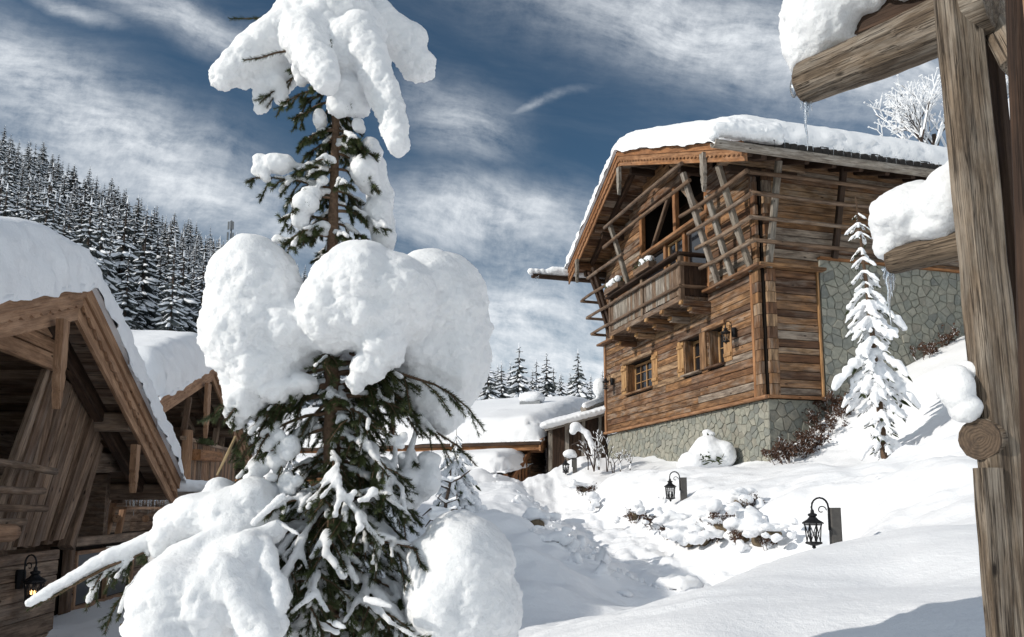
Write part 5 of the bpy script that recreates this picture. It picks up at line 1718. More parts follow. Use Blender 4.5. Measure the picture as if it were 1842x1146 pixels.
# mid-distance garden spruces, boughs with fingers
def garden_spruce(p, H, Rd, label, seed, layers=16, per=7, top_bare=False, prof=None, rot=0., fat=1.0, lean=0.):
    rnd = random.Random(seed)
    root = thing('garden_spruce', label, 'spruce', p, rot)
    gd, gt = Geo(), Geo()
    gt.tube([(0, 0, -.2), (lean * .4, 0, H * .5), (lean, .0, H)], [.014 * H, .009 * H, .002 * H], 7)
    bl = []
    for i in range(layers):
        t = (i + rnd.uniform(-.25, .25)) / layers
        z_ = H * (.03 + .95 * max(t, 0))
        r = Rd * (prof(t) if prof else (1 - t) ** .8) * rnd.uniform(.85, 1.15) + .02
        n = max(3, int(per * (1 - .4 * t)))
        for k in range(n):
            az = 6.283 * (k + rnd.random()) / n + i
            L_ = r * rnd.choice((.55, .8, 1., 1.2)) * rnd.uniform(.9, 1.1)
            d = np.array([math.cos(az), math.sin(az), 0.])
            pts_ = [np.array([lean * max(t, 0), 0, z_]) + d * L_ * s_ + np.array([0, 0, -L_ * (.25 * s_ + .6 * s_ ** 2.2)]) for s_ in (0, .35, .7, 1.)]
            gt.tube(pts_, [.006 * H * .6, .004 * H * .6, .002 * H, .001 * H], 4)
            for q in range(7):
                s_ = .25 + .75 * q / 6
                b = pts_[0] * (1 - s_) + pts_[3] * s_ + np.array([0, 0, .25 * L_ * s_ * (1 - s_)])
                sd = np.cross(d, [0, 0, 1.]) * (1 if q % 2 else -1)
                fd = d * .6 + sd * rnd.uniform(.3, .8) + np.array([0, 0, -rnd.uniform(.5, 1.0)])
                fl_ = L_ * .42 * rnd.uniform(.6, 1.1)
                e = b + fd * fl_
                wv_ = np.cross(fd, [.3, .2, .5]); wv_ = wv_ / np.linalg.norm(wv_) * fl_ * .16
                for w2 in (wv_, np.cross(fd / np.linalg.norm(fd), wv_)):
                    gd.put([b - w2 * .6, b + w2 * .6, (b + e) / 2 + w2, e, (b + e) / 2 - w2], [(0, 1, 2, 3, 4)])
                if rnd.random() < .8:
                    rr = fl_ * .17 * rnd.uniform(.8, 1.25) * fat
                    up = np.array([0, 0, rr * .7])
                    bl += [ball(b * (1 - s2) + e * s2 + up, rr * (1.15 - .45 * s2)) for s2 in (0., .3, .6, .9)]
            for s2 in np.linspace(.15, .95, 5):
                rr = L_ * .10 * fat * rnd.uniform(.8, 1.2)
                bl.append(ball(pts_[0] * (1 - s2) + pts_[3] * s2 + np.array([0, 0, .25 * L_ * s2 * (1 - s2) + rr * .6]), rr))
    gd.build('crown', 'needle', root); gt.build('trunk', 'bark', root, smooth=True)
    add('snow_on_boughs', blob_mesh('snow_on_boughs', bl, H * .0042, 'snow', 2, (.006 * H * .6, 12. / H * 3), (.0, 1.)), root)['kind'] = 'stuff'
    return root


b = P(1594, 842, 15.2)
H = P(1552, 352, 15.2)[2] - b[2]
garden_spruce(b, H, .44, 'slender snow-clad spruce on the garden slope before the flagstone wall', 41, 22, 8, prof=lambda t: float(np.interp(t, [0, .15, .21, .24, .4, .5, .58, .62, .72, .78, .9, 1], [.75, .6, .55, .85, 1.0, .92, .95, .6, .42, .5, .42, .15])), fat=1.6, lean=-.26)
b = P(820, 935, 12.5); H = P(820, 770, 12.5)[2] - b[2]
garden_spruce(b, H, .45, 'small snow-laden spruce beyond the big spruce before the far lodge', 43, 16, 7, fat=1.4)
b = P(668, 905, 12.0); H = P(668, 790, 12.)[2] - b[2]
garden_spruce(b, H, .3, 'small snowy spruce seen through the lower boughs of the big spruce', 45, 10, 6)
b = P(520, 930, 12.0); H = P(520, 800, 12.)[2] - b[2]
garden_spruce(b, H, .4, 'little snowed-in spruce near the second log cabin', 47, 11, 6)

# snow dome over a buried bush, with a sprig on top
p = P(1280, 842, 19.4)
bush = thing('buried_bush', 'bush buried under a dome of snow against the flagstone wall', 'bush', p)
bl = [ball((0, 0, .3), (.55, .5, .42)), ball((-.12, -.1, .48), (.34, .3, .30)), ball((.25, -.2, .3), (.3, .3, .34)), ball((-.45, -.1, .1), (.4, .4, .3)), ball((-.08, 0, .86), (.12, .1, .1)), ball((.02, -.02, .8), (.1, .1, .08))]
add('snow_dome', blob_mesh('snow_dome', bl, .03, 'snow', 5, (.03, 5.), (.012, 16.)), bush)
g = Geo()
for k in range(60):
    a = random.uniform(0, 6.28); q = np.array([random.uniform(-.3, .15), -.42 + random.uniform(-.1, .05), .15 + random.uniform(-.1, .12)]) if k < 40 else np.array([-.05, -.08, .72])
    d = np.array([math.cos(a) * .14, -abs(math.sin(a)) * .1, random.uniform(-.03, .12)]); sd = np.array([.02, 0, .02])
    g.put([q, q + d * .5 + sd, q + d, q + d * .5 - sd], [(0, 1, 2, 3)])
g.build('needle_sprig', 'needle', bush)['kind'] = 'stuff'


# bare shrubs with flecks of snow
def shrub_meshes(seed, n, h, spread, snow=.6, r=.012, up=1.):
    rnd = random.Random(seed)
    gt, bl = Geo(), Geo()
    def grow(p, d, L_, rad, depth):
        e = p + d * L_
        gt.tube([p, (p + e) / 2 + np.array([rnd.uniform(-.04, .04) * L_, rnd.uniform(-.04, .04) * L_, 0]), e], [rad, rad * .8, rad * .6], 4)
        if rnd.random() < snow:
            m_ = (p + e) / 2 + np.array([0, 0, rad * .9]); hl = (e - p) * .36
            gsn = max(rad * 1.3, .010 * h)
            bl.tube([m_ - hl, m_ - hl * .4, m_ + hl * .4, m_ + hl], [gsn * .3, gsn, gsn, gsn * .3], 5)
        if depth:
            for k in range(rnd.choice((2, 3))):
                nd = d + np.array([rnd.uniform(-.7, .7), rnd.uniform(-.7, .7), rnd.uniform(-.25, .4)]); nd = nd / np.linalg.norm(nd)
                grow(p + d * L_ * rnd.uniform(.5, 1.), nd, L_ * rnd.uniform(.55, .8), rad * .62, depth - 1)
    for k in range(n):
        a = rnd.uniform(0, 6.28); q = rnd.uniform(0, spread)
        d = np.array([math.cos(a) * .5, math.sin(a) * .5, up]); d /= np.linalg.norm(d)
        grow(np.array([math.cos(a) * q, math.sin(a) * q, -.05]), d, h * rnd.uniform(.35, .55), r, 3)
    return gt, bl


M['brown'] = plain('brown_leafy_twigs', (.075, .040, .026), .85, scale=25.)
sm = []
for k in range(3):
    gt, bl = shrub_meshes(60 + k, 12, .55, .35, .35, .010)
    rnd = random.Random(k)
    for q in range(420):      # withered leaves
        c = np.array(gt.v[rnd.randrange(len(gt.v))]); d = np.array([rnd.uniform(-.05, .05), rnd.uniform(-.05, .05), rnd.uniform(-.04, .04)]); e = np.array([rnd.uniform(-.02, .02), rnd.uniform(-.02, .02), .02])
        gt.put([c, c + d + e, c + 2 * d, c + d - e], [(0, 1, 2, 3)])
    sm.append((link_mesh('twigs', gt.v, gt.f, 'brown'), link_mesh('snow_flecks', bl.v, bl.f, 'snow', smooth=True)))
k = 0
for (u, v, Y) in ((1400, 812, 17.7), (1425, 795, 17.8), (1450, 780, 18.), (1475, 765, 18.2), (1500, 745, 18.4), (1440, 800, 17.3), (1490, 770, 17.7), (1525, 730, 18.6), (1515, 752, 18.), (1550, 712, 18.9), (1420, 815, 17.2), (1465, 790, 17.4), (1645, 655, 19.6), (1680, 640, 20.), (1700, 625, 20.2), (1660, 668, 19.), (1690, 650, 19.4)):
    p = P(u, v, Y); p[2] = gz(p[0], p[1]) - .05
    root = thing('bare_shrub', 'withered brown shrub with flecks of snow along the flagstone wall foot', 'shrub', p, random.uniform(0, 6), 'shrubs along the flagstone wall')
    s_ = random.uniform(.6, 1.0)
    for nm, me in zip(('twigs', 'snow_flecks'), sm[k % 3]):
        o = add(nm, me, root); o.scale = (s_, s_, s_)
    k += 1
# stems and bowed plants by the shed lantern
for k, (u, v, Y, h) in enumerate(((1058, 842, 22.4, .9), (1078, 842, 22., .8), (1092, 845, 21.6, .9), (1104, 848, 21.2, .7), (1116, 846, 20.8, .8), (1133, 844, 20.6, .6), (1068, 845, 22.2, 1.1))):
    p = P(u, v, Y)
    root = thing('dry_stem', 'thin dry garden stem with snow near the shed lantern', 'plant', p, 0, 'dry stems near the shed lantern')
    gt, bl = shrub_meshes(80 + k, 2, h, .03, .5, .018, 3.)
    gt.build('stem', 'twig', root); bl.build('snow_flecks', 'snow', root, smooth=True)['kind'] = 'stuff'
p = P(1062, 846, 22.3)
root = thing('bowed_plant', 'bowed plant bent over by a thick roll of snow near the shed', 'plant', p)
arc = [np.array([.15, 0, 0]), np.array([.08, 0, .5]), np.array([-.12, 0, .95]), np.array([-.38, 0, 1.15]), np.array([-.5, 0, 1.0])]
g = Geo(); g.tube(arc, [.03, .028, .024, .02, .012], 6); g.tube([np.array([.1, 0, 0]), np.array([-.05, 0, .45]), np.array([-.3, 0, .8]), np.array([-.52, 0, .7])], .02, 5); g.build('stem', 'twig', root)
bl = []
for a, b in zip(arc[:-1], arc[1:]): bl += cap(a + np.array([.03, 0, .08]), .085, b + np.array([.03, 0, .08]), .10)
bl += [ball((-.4, 0, 1.2), (.16, .13, .14))]
add('snow_roll', blob_mesh('snow_roll', bl, .025, 'snow', 3, (.02, 6.)), root)

# frosted deciduous tree behind the chalet
def frost_tree(p, H, label, seed, lean=(0, 0)):
    root = thing('frosted_tree', label, 'tree', p)
    rnd = random.Random(seed)
    gt, gs = Geo(), Geo()
    def grow(a, d, L_, rad, depth):
        e = a + d * L_
        gt.tube([a, e], [rad, rad * .65], 4 if depth < 4 else 6)
        if depth < 5:
            gs.tube([a + (0, 0, rad), (a + e) / 2 + np.array([0, 0, rad * 1.2]), e + (0, 0, rad)], [rad * .9 + .006, rad * 1.1 + .012, rad * .6 + .006], 4)
        if depth < 3 and rnd.random() < .55:
            v_, f_ = ball(e, rnd.uniform(.03, .075)); gs.put(v_[:42], [tuple(q) for q in ()]) if False else gs.lathe([(.001, -.05), (.045, -.02), (.05, .02), (.001, .05)], tuple(e), 5)
        if depth:
            for k in range(3 if depth > 2 else rnd.choice((2, 3))):
                nd = d * .8 + np.array([rnd.uniform(-.75, .75), rnd.uniform(-.75, .75), rnd.uniform(-.1, .6)]); nd /= np.linalg.norm(nd)
                grow(a + d * L_ * rnd.uniform(.45, 1.), nd, L_ * rnd.uniform(.6, .8), rad * .58, depth - 1)
    grow(np.zeros(3), np.array([lean[0], lean[1], 1.]) / math.sqrt(1 + lean[0] ** 2 + lean[1] ** 2), H * .30, H * .018, 6)
    gt.build('branches', 'twig', root); gs.build('frost', 'snow', root)
    return root


frost_tree(P(1715, 470, 34.), 12.5, 'frosted bare tree rising behind the chalet roof', 9, (-.1, 0))
frost_tree(P(1800, 230, 34.), 3.4, 'frosted bare tree on the slope seen past the timber frame', 12)

# mast on the mountain
mast = thing('antenna_mast', 'antenna mast with panels on the wooded ridge', 'mast', P(413, 470, 240.))
fm_ = Frame(mast)
log(fm_, 'pole', (0, 0, -6), (0, 0, 13.0), .28, 'steel', segs=3, jit=0, n=8)
for k, (z_, dx) in enumerate(((11.2, -.7), (11.2, .7), (11.4, 0.), (7.8, -.8), (7.6, .8), (5., -.7), (4.4, .7), (2.6, .6))):
    beam(fm_, 'antenna_panel', (dx, -.5, z_ - 1.2), (dx, -.5, z_ + 1.3), .5, .25, 'steel', (0, 1, 0), segs=1)

# ================================================================== THE BIG SPRUCE IN FRONT
TY = 3.3
tb = P(586, 1300, TY); tb[2] = -1.75
spr = thing('big_spruce', 'tall young spruce bowed under huge lumps of snow in front of the cabins', 'spruce', tb)
o0 = np.array(tb)
TP = [(584, 1420), (588, 1200), (592, 1050), (596, 900), (598, 750), (597, 600), (598, 450), (601, 330), (604, 230), (602, 130), (596, 40), (592, -30)]
TR = [.052, .046, .042, .038, .034, .029, .024, .019, .016, .013, .010, .006]
tp3 = [P(u, v, TY) - o0 for u, v in TP]
pts_, rr_ = [], []
for i in range(len(tp3) - 1):
    for t in np.linspace(0, 1, 6, endpoint=False):
        pts_.append(tp3[i] * (1 - t) + tp3[i + 1] * t); rr_.append((TR[i] * (1 - t) + TR[i + 1] * t) * random.uniform(.94, 1.08))
g = Geo(); g.tube(pts_, rr_, 12); g.build('trunk', 'bark', spr, smooth=True)


def trunk_at(v):
    vv = [q[1] for q in TP][::-1]; uu = [q[0] for q in TP][::-1]
    return P(float(np.interp(v, vv, uu)), v, TY) - o0


needle_v, needle_f = [], []
nk = 0
nr = np.random.RandomState(4)


def needles(p0, p1, dens=1500, ln=.018, skip_top=0.):
    """needles all round a twig"""
    global nk
    p0, p1 = np.asarray(p0), np.asarray(p1)
    L_ = np.linalg.norm(p1 - p0)
    n = int(L_ * dens)
    if n < 3: return
    d = (p1 - p0) / L_
    a = np.cross(d, [.2, .3, 1.]); a /= np.linalg.norm(a); b = np.cross(d, a)
    t = nr.rand(n); th = nr.rand(n) * 6.283
    rad = np.cos(th)[:, None] * a + np.sin(th)[:, None] * b
    base = p0 + d * (t * L_)[:, None]
    tip = base + (rad * .8 + d * nr.uniform(.45, .8, (n, 1))) * (ln * nr.uniform(.75, 1.2, (n, 1)))
    sd = np.cross(rad, d) * .0015
    V_ = np.stack([base - sd, base + sd, tip], 1).reshape(-1, 3)
    needle_v.append(V_); needle_f.append(np.arange(n * 3).reshape(-1, 3) + nk); nk += n * 3


snow_bits = []
BR = []


def bough(p0, p1, r0, twigs=6, tl=.4, snow=.7, sag=.12, fat=1.0, green=True, hang=.5):
    """woody branch with needled side twigs; snow lies on top"""
    p0, p1 = np.asarray(p0, float), np.asarray(p1, float)
    L_ = np.linalg.norm(p1 - p0)
    n = 6
    pts_ = [p0 + (p1 - p0) * t + np.array([0, 0, sag * L_ * (math.sin(math.pi * t * .9))]) + nr.uniform(-.01, .01, 3) * L_ for t in np.linspace(0, 1, n + 1)]
    g = Geo(); g.tube(pts_, [r0 * (1 - .75 * i / n) for i in range(n + 1)], 6)
    BR.append(g.build('branch', 'bark', spr, smooth=True))
    d = (p1 - p0) / L_
    side = np.cross(d, [0, 0, 1.]); side /= (np.linalg.norm(side) + 1e-6)
    for i in range(n):
        if green and i > 0: needles(pts_[i], pts_[i + 1])
        if random.random() < snow:
            rr = fat * random.uniform(.008, .016) * (1.2 - .3 * i / n)
            snow_bits.extend(cap(pts_[i] + np.array([0, 0, rr * .75]), rr, pts_[i + 1] + np.array([0, 0, rr * .75]), rr * .85, .9))
    for k in range(twigs):
        t = .25 + .75 * (k + random.random()) / twigs
        i = min(n - 1, int(t * n)); b = pts_[i] + (pts_[i + 1] - pts_[i]) * (t * n - i)
        sg = 1 if k % 2 else -1
        td = d * random.uniform(.4, .9) + side * sg * random.uniform(.3, .9) + np.array([0, 0, -random.uniform(hang * .5, hang * 1.7)])
        td /= np.linalg.norm(td)
        e = b + td * L_ * tl * random.uniform(.5, 1.1)
        m_ = (b + e) / 2 + np.array([0, 0, .03 * L_])
        g = Geo(); g.tube([b, m_, e], [.0035, .0028, .0018], 5); BR.append(g.build('twig', 'bark', spr))
        needles(b, m_); needles(m_, e)
        for q in range(2):
            c = b + (e - b) * random.uniform(.3, .7); td2 = td + nr.uniform(-.6, .6, 3); td2 /= np.linalg.norm(td2)
            needles(c, c + td2 * L_ * tl * .4)
        if random.random() < snow * .85:
            rr = fat * random.uniform(.007, .015)
            snow_bits.extend(cap(b + np.array([0, 0, rr * .8]), rr, m_ * .3 + e * .7 + np.array([0, 0, rr * .8]), rr * .8, .9))


# boughs up the stem: (height on the photograph, count, reach)
def ring(v, n, reach, drop, **k):
    for i in range(n):
        a = random.uniform(0, 6.283)
        if math.sin(a) < -.75 and random.random() < .4: a = -a
        p0 = trunk_at(v + random.uniform(-12, 12))
        r = reach * random.uniform(.65, 1.15)
        p1 = p0 + np.array([math.cos(a) * r, math.sin(a) * r * .8, -drop * r * random.uniform(.5, 1.3)])
        bough(p0, p1, .004 + reach * .016, **k)


for v in range(165, 250, 20): ring(v, 4, .15, .6, twigs=6, snow=.25, fat=.8)
for v in range(250, 445, 16): ring(v, 3, .17, .4, twigs=6, snow=.4, fat=.9)
for v in range(620, 760, 24): ring(v, 3, .34, .45, twigs=7, snow=.25)
for v in range(690, 1160, 20): ring(v, 3, .22, .35, twigs=6, snow=.45, fat=1.0)
for v in range(640, 710, 22): ring(v, 2, .5, .25, twigs=7, snow=.15)
for v in range(750, 900, 22): ring(v, 3, .36, .55, twigs=8, snow=.6, fat=1.1)
for v in range(900, 1190, 20): ring(v, 3, .44, .6, twigs=9, snow=.72, fat=1.25)
W3 = lambda u, v, dy=0.: P(u, v, TY + dy) - o0
for (a, b, r0, kw) in (
        ((597, 340, 0), (474, 322, -.05), .007, dict(twigs=7, snow=.3, sag=.05, hang=.9)), ((598, 405, 0), (520, 450, -.1), .007, dict(twigs=6, snow=.8)), ((600, 400, 0), (505, 398, .0), .007, dict(twigs=6, snow=.5)),
        ((601, 380, 0), (690, 410, .05), .008, dict(twigs=6, snow=.4, hang=.8)), ((600, 160, 0), (510, 190, -.1), .006, dict(twigs=6, snow=.3, hang=.9)), ((600, 120, 0), (478, 205, .0), .007, dict(twigs=3, snow=.1, sag=.25)),
        ((598, 30, 0), (412, 34, .1), .006, dict(twigs=0, snow=0, sag=.0)), ((598, 70, 0), (440, 110, -.25), .007, dict(twigs=0, snow=0, sag=.0)), ((600, 60, 0), (385, 142, -.05), .008, dict(twigs=0, snow=0, sag=.05)),
        ((600, 60, 0), (584, 142, -.3), .008, dict(twigs=0, snow=0, sag=.15)), ((600, 50, 0), (729, 256, -.2), .008, dict(twigs=0, snow=0, sag=.2)), ((596, 690, 0), (432, 800, -.15), .010, dict(twigs=9, snow=.3)), ((598, 700, 0), (700, 905, -.2), .008, dict(twigs=7, snow=.8)),
        ((596, 700, 0), (740, 920, -.05), .012, dict(twigs=4, snow=.4, sag=.0)), ((698, 640, .05), (716, 888, -.02), .011, dict(twigs=4, snow=.5, sag=.02, tl=.25)), ((752, 755, .1), (724, 888, .02), .011, dict(twigs=3, snow=.5, sag=.02, tl=.3)), ((600, 690, 0), (800, 800, .1), .009, dict(twigs=8, snow=.3)), ((596, 720, 0), (478, 900, -.1), .008, dict(twigs=5, snow=.8, sag=.15)),
        ((590, 960, 0), (310, 975, -.1), .014, dict(twigs=6, snow=.9, sag=.05)), ((330, 962, -.1), (48, 1100, -.25), .011, dict(twigs=0, snow=0., sag=.03)), ((330, 965, -.1), (180, 1035, -.15), .008, dict(twigs=8, snow=.8, hang=1.1, tl=.5)),
        ((330, 985, -.1), (200, 1100, -.2), .008, dict(twigs=6, snow=.85, hang=1.)), ((590, 1000, 0), (760, 1000, -.25), .012, dict(twigs=9, snow=.9)), ((590, 1050, 0), (470, 1090, -.35), .012, dict(twigs=9, snow=.9)), ((590, 930, 0), (700, 900, -.25), .010, dict(twigs=8, snow=.9)), ((590, 900, 0), (480, 930, -.25), .010, dict(twigs=8, snow=.9)),
        ((590, 1080, 0), (700, 1130, -.35), .012, dict(twigs=9, snow=.9)), ((590, 1010, 0), (560, 1090, -.4), .010, dict(twigs=8, snow=.9)), ((590, 880, 0), (650, 960, -.35), .010, dict(twigs=8, snow=.9))):
    bough(W3(*a), W3(*b), r0, **kw)
# long snow-backed bough pointing left
for (a, ra, b, rb) in (((335, 950, -.1), .042, (190, 1010, -.17), .030), ((190, 1010, -.17), .028, (52, 1090, -.25), .018), ((250, 985, -.14), .03, (165, 1050, -.16), .022)):
    snow_bits.extend(cap(W3(*a) + np.array([0, 0, .012]), ra, W3(*b) + np.array([0, 0, .012]), rb, .5))
nd = np.concatenate(needle_v); nf = np.concatenate(needle_f)
o = add('needles', link_mesh('needles', nd, nf, 'needle'), spr); o['kind'] = 'stuff'
g = Geo(); g.tube([W3(424, 785, -.1), W3(410, 815, -.12), W3(390, 855, -.12)], [.007, .006, .004], 6); g.build('snapped_twig', 'tan', spr)


def E(u, v, ru, rv, dy=0., ry=None):
    s_ = (TY + dy) / F
    return ball(W3(u, v, dy), (ru * s_, ry if ry is not None else (ru + rv) / 2 * s_ * .9, rv * s_))


def C_(u0, v0, r0, u1, v1, r1, dy0=0., dy1=0.):
    s_ = TY / F
    return cap(W3(u0, v0, dy0), r0 * s_, W3(u1, v1, dy1), r1 * s_, .4)


# crown: a hand of thick snow fingers
bl = [E(600, 30, 85, 62), E(560, 70, 62, 62, -.05), E(630, 95, 62, 72, -.04), E(590, -20, 70, 46), E(530, 40, 48, 52, .02), E(500, 75, 40, 45, 0), E(655, 60, 42, 60, .02), E(625, 165, 32, 30, -.08), E(608, 190, 22, 24, -.1), E(545, 130, 24, 24, -.08), E(500, 140, 34, 34, .05), E(640, 190, 26, 22, -.05)]
bl += C_(520, 50, 46, 402, 138, 30, 0, -.05) + C_(470, 100, 38, 440, 130, 30) + C_(545, 60, 46, 586, 140, 27, -.1, -.26) + C_(645, 60, 40, 690, 160, 32, -.08, -.15) + C_(690, 160, 32, 718, 258, 19, -.15, -.2) + C_(690, 40, 36, 755, 118, 36, .12, .2) + C_(680, 25, 30, 740, 75, 38, .12, .18) + C_(745, 100, 34, 762, 128, 26, .2, .22)
bl += C_(485, 120, 26, 470, 195, 15, .03, .03) + C_(500, 150, 20, 505, 175, 14) + C_(470, 150, 16, 466, 198, 12, .03, .03)
add('snow_load', blob_mesh('snow_load', bl, .0085, 'snow_near', 8, (.014, 9.), (.020, 22.)), spr)['label'] = 'snow crown with finger-like drooping arms'
# middle lumps along the stem
bl = C_(470, 290, 18, 545, 300, 10, -.05, -.02) + C_(468, 305, 16, 480, 322, 10, -.05, -.05) + [E(500, 292, 34, 20, -.05)] + C_(655, 290, 26, 665, 330, 22, .03, .03) + C_(672, 300, 24, 692, 430, 24, .12, .12) + C_(685, 350, 26, 695, 440, 18, .14, .14) + [E(655, 305, 26, 32, -.02), E(590, 288, 18, 10, -.07), E(550, 365, 25, 22, -.08), E(560, 350, 20, 18, -.05), E(540, 390, 16, 24, -.06), E(580, 325, 12, 12, -.06), E(680, 385, 28, 34, .08), E(575, 215, 12, 22, -.02), E(645, 225, 14, 16, -.05), E(665, 275, 22, 28, .05)] + C_(530, 437, 10, 500, 430, 12) + C_(560, 340, 9, 535, 365, 14)
add('snow_load', blob_mesh('snow_load', bl, .0075, 'snow_near', 5, (.014, 12.), (.008, 40.)), spr)['label'] = 'lumps of snow along the bare upper stem'
# the giant cushion
bl = [E(462, 530, 84, 112, -.10, .22), E(450, 600, 82, 100, -.12, .22), E(470, 650, 80, 75, -.1, .2), E(430, 560, 60, 90, -.05, .2), E(520, 600, 60, 70, -.12, .18),
      E(648, 520, 96, 88, -.18, .24), E(705, 540, 88, 90, -.14, .24), E(600, 560, 66, 78, -.2, .2), E(650, 575, 100, 60, -.2, .2), E(590, 600, 48, 40, -.16, .15), E(690, 610, 44, 60, -.22, .14), E(665, 660, 36, 32, -.2, .1), E(640, 690, 16, 20, -.2, .05),
      E(800, 560, 82, 105, .12, .26), E(815, 630, 70, 110, .16, .24), E(790, 700, 66, 80, .18, .2), E(770, 520, 80, 66, .05, .24), E(840, 590, 44, 70, .15, .18), E(800, 750, 34, 32, .16, .1), E(730, 690, 40, 50, .18, .14), E(760, 640, 60, 60, .1, .2),
      E(440, 715, 40, 40, -.12, .12), E(425, 745, 18, 28, -.12, .06), E(500, 700, 44, 28, -.12, .12), E(388, 575, 20, 30, -.1, .06), E(545, 690, 26, 20, -.14, .08)]
add('snow_load', blob_mesh('snow_load', bl, .0095, 'snow_near', 10, (.022, 5.), (.026, 17.)), spr)['label'] = 'giant cushion of snow round the middle of the stem'
# lower heaps
bl = [E(335, 1080, 82, 92, -.35, .26), E(325, 1140, 80, 95, -.38, .26), E(385, 1080, 58, 80, -.4, .2), E(430, 1010, 62, 52, -.3, .2), E(350, 1020, 60, 52, -.28, .2), E(420, 925, 62, 52, -.12, .2), E(370, 925, 52, 42, -.1, .18), E(455, 900, 40, 38, -.15, .14), E(330, 940, 44, 34, -.1, .14), E(300, 962, 34, 22, -.12, .1), E(395, 880, 26, 22, -.05, .08)] + C_(470, 925, 30, 350, 1000, 34, -.2, -.34) + C_(440, 985, 26, 428, 1095, 24, -.42, -.5) + C_(475, 985, 20, 505, 1085, 14, -.4, -.5) + C_(500, 950, 18, 440, 985, 26, -.3, -.4) + C_(400, 1030, 30, 470, 1140, 26, -.5, -.55) + C_(470, 905, 22, 505, 870, 16, -.1, -.05) + C_(340, 935, 24, 285, 985, 18, -.12, -.15) + C_(430, 1060, 22, 500, 1125, 16, -.5, -.5)
add('snow_load', blob_mesh('snow_load', bl, .011, 'snow_near', 7, (.022, 7.), (.026, 17.)), spr)['label'] = 'heaped snow on the lower left boughs'
bl = [E(838, 1030, 88, 102, -.1, .26), E(850, 1090, 86, 100, -.1, .26), E(800, 1085, 70, 95, -.14, .24), E(820, 975, 58, 55, -.08, .2), E(775, 1000, 44, 40, -.12, .16), E(765, 985, 30, 22, -.14, .1), E(880, 1110, 56, 80, -.06, .2), E(770, 1060, 40, 60, -.16, .16), E(830, 935, 26, 20, -.06, .1)]
add('snow_load', blob_mesh('snow_load', bl, .011, 'snow_near', 12, (.012, 6.), (.020, 18.)), spr)['label'] = 'smooth snow boulder on the lower right boughs'
for k in range(8):
    u, v = random.uniform(480, 770), random.uniform(870, 1146)
    q = W3(u, v, -random.uniform(.15, .45))
    a = random.uniform(-1, 1)
    rr = random.uniform(.010, .022)
    snow_bits.extend(cap(q, rr, q + np.array([random.uniform(.04, .10) * (1 if a > 0 else -1), random.uniform(-.05, .02), -random.uniform(.01, .10)]), rr * .7, .7))
for (u, v, ru, rv, dy) in ((500, 880, 30, 20, 0), (640, 890, 36, 12, -.3), (742, 880, 44, 32, .05), (755, 845, 30, 30, .1), (520, 868, 18, 22, -.1), (500, 810, 28, 28, -.1), (715, 800, 14, 34, -.1), (470, 850, 26, 16, -.1)):
    for q in range(9):
        a, r = random.uniform(0, 6.28), random.uniform(.2, 1.) ** .7
        k = random.uniform(.22, .48)
        m_ = min(ru, rv)
        snow_bits.append(E(u + ru * r * math.cos(a), v + rv * r * math.sin(a), m_ * k * 1.6 + 2, m_ * k * 1.3 + 2, dy + random.uniform(-.03, .03)))
o = add('bough_snow', blob_mesh('bough_snow', snow_bits, .0068, 'snow_near', 2, (.009, 22.), (.004, 60.)), spr)
o['label'] = 'snow lying along the boughs and twigs'; o['kind'] = 'stuff'

# young topped tree beyond
p = P(797, 965, 8.2)
yt = thing('young_tree', 'thin leafless young tree with forked snowy arms beyond the big spruce', 'tree', p)
q0 = np.array(p); Q = lambda u, v, dy=0.: P(u, v, 8.2 + dy) - q0
g = Geo(); g.tube([np.zeros(3), Q(802, 905), Q(810, 868), Q(811, 845)], [.022, .018, .014, .006], 6); g.build('trunk', 'twig', yt)
bl = []
for a, b, c in (((810, 868), (795, 862), (772, 853)), ((810, 868), (828, 860), (846, 846)), ((808, 880), (790, 872), (772, 868)), ((802, 905), (788, 895), (794, 888)), ((802, 905), (822, 898), (822, 888)), ((800, 918), (775, 915), (760, 928)), ((800, 920), (820, 915), (832, 925)), ((798, 940), (775, 935), (765, 948))):
    g = Geo(); g.tube([Q(*a), Q(*b, -.06), Q(*c, -.1)], [.012, .010, .005], 5); g.build('branch', 'twig', yt)
    bl += cap(Q(*a) + np.array([0, 0, .012]), .018, Q(*b, -.06) + np.array([0, 0, .014]), .02)
bl += [ball(Q(792, 925), (.14, .12, .05)), ball(Q(790, 950), (.16, .12, .06)), ball(Q(812, 862), (.05, .05, .04))]
add('snow_cap', blob_mesh('snow_cap', bl, .012, 'snow', 3, (.01, 10.)), yt)
yp = thing('yellow_pot', 'yellow clay pot at the foot of the near cabin wall', 'pot', P(238, 1170, 7.6))
g = Geo(); g.lathe([(.001, 0), (.085, 0), (.105, .2), (.115, .2), (.115, .24), (.1, .24), (.095, .2), (.001, .19)], (0, 0, 0), 16); g.build('pot_body', 'pot', yp, smooth=True)
g = Geo(); g.tube([(.02, 0, .18), (-.03, 0, .45), (-.09, 0, .7)], [.012, .01, .008], 6); g.build('stick', 'tan', yp)

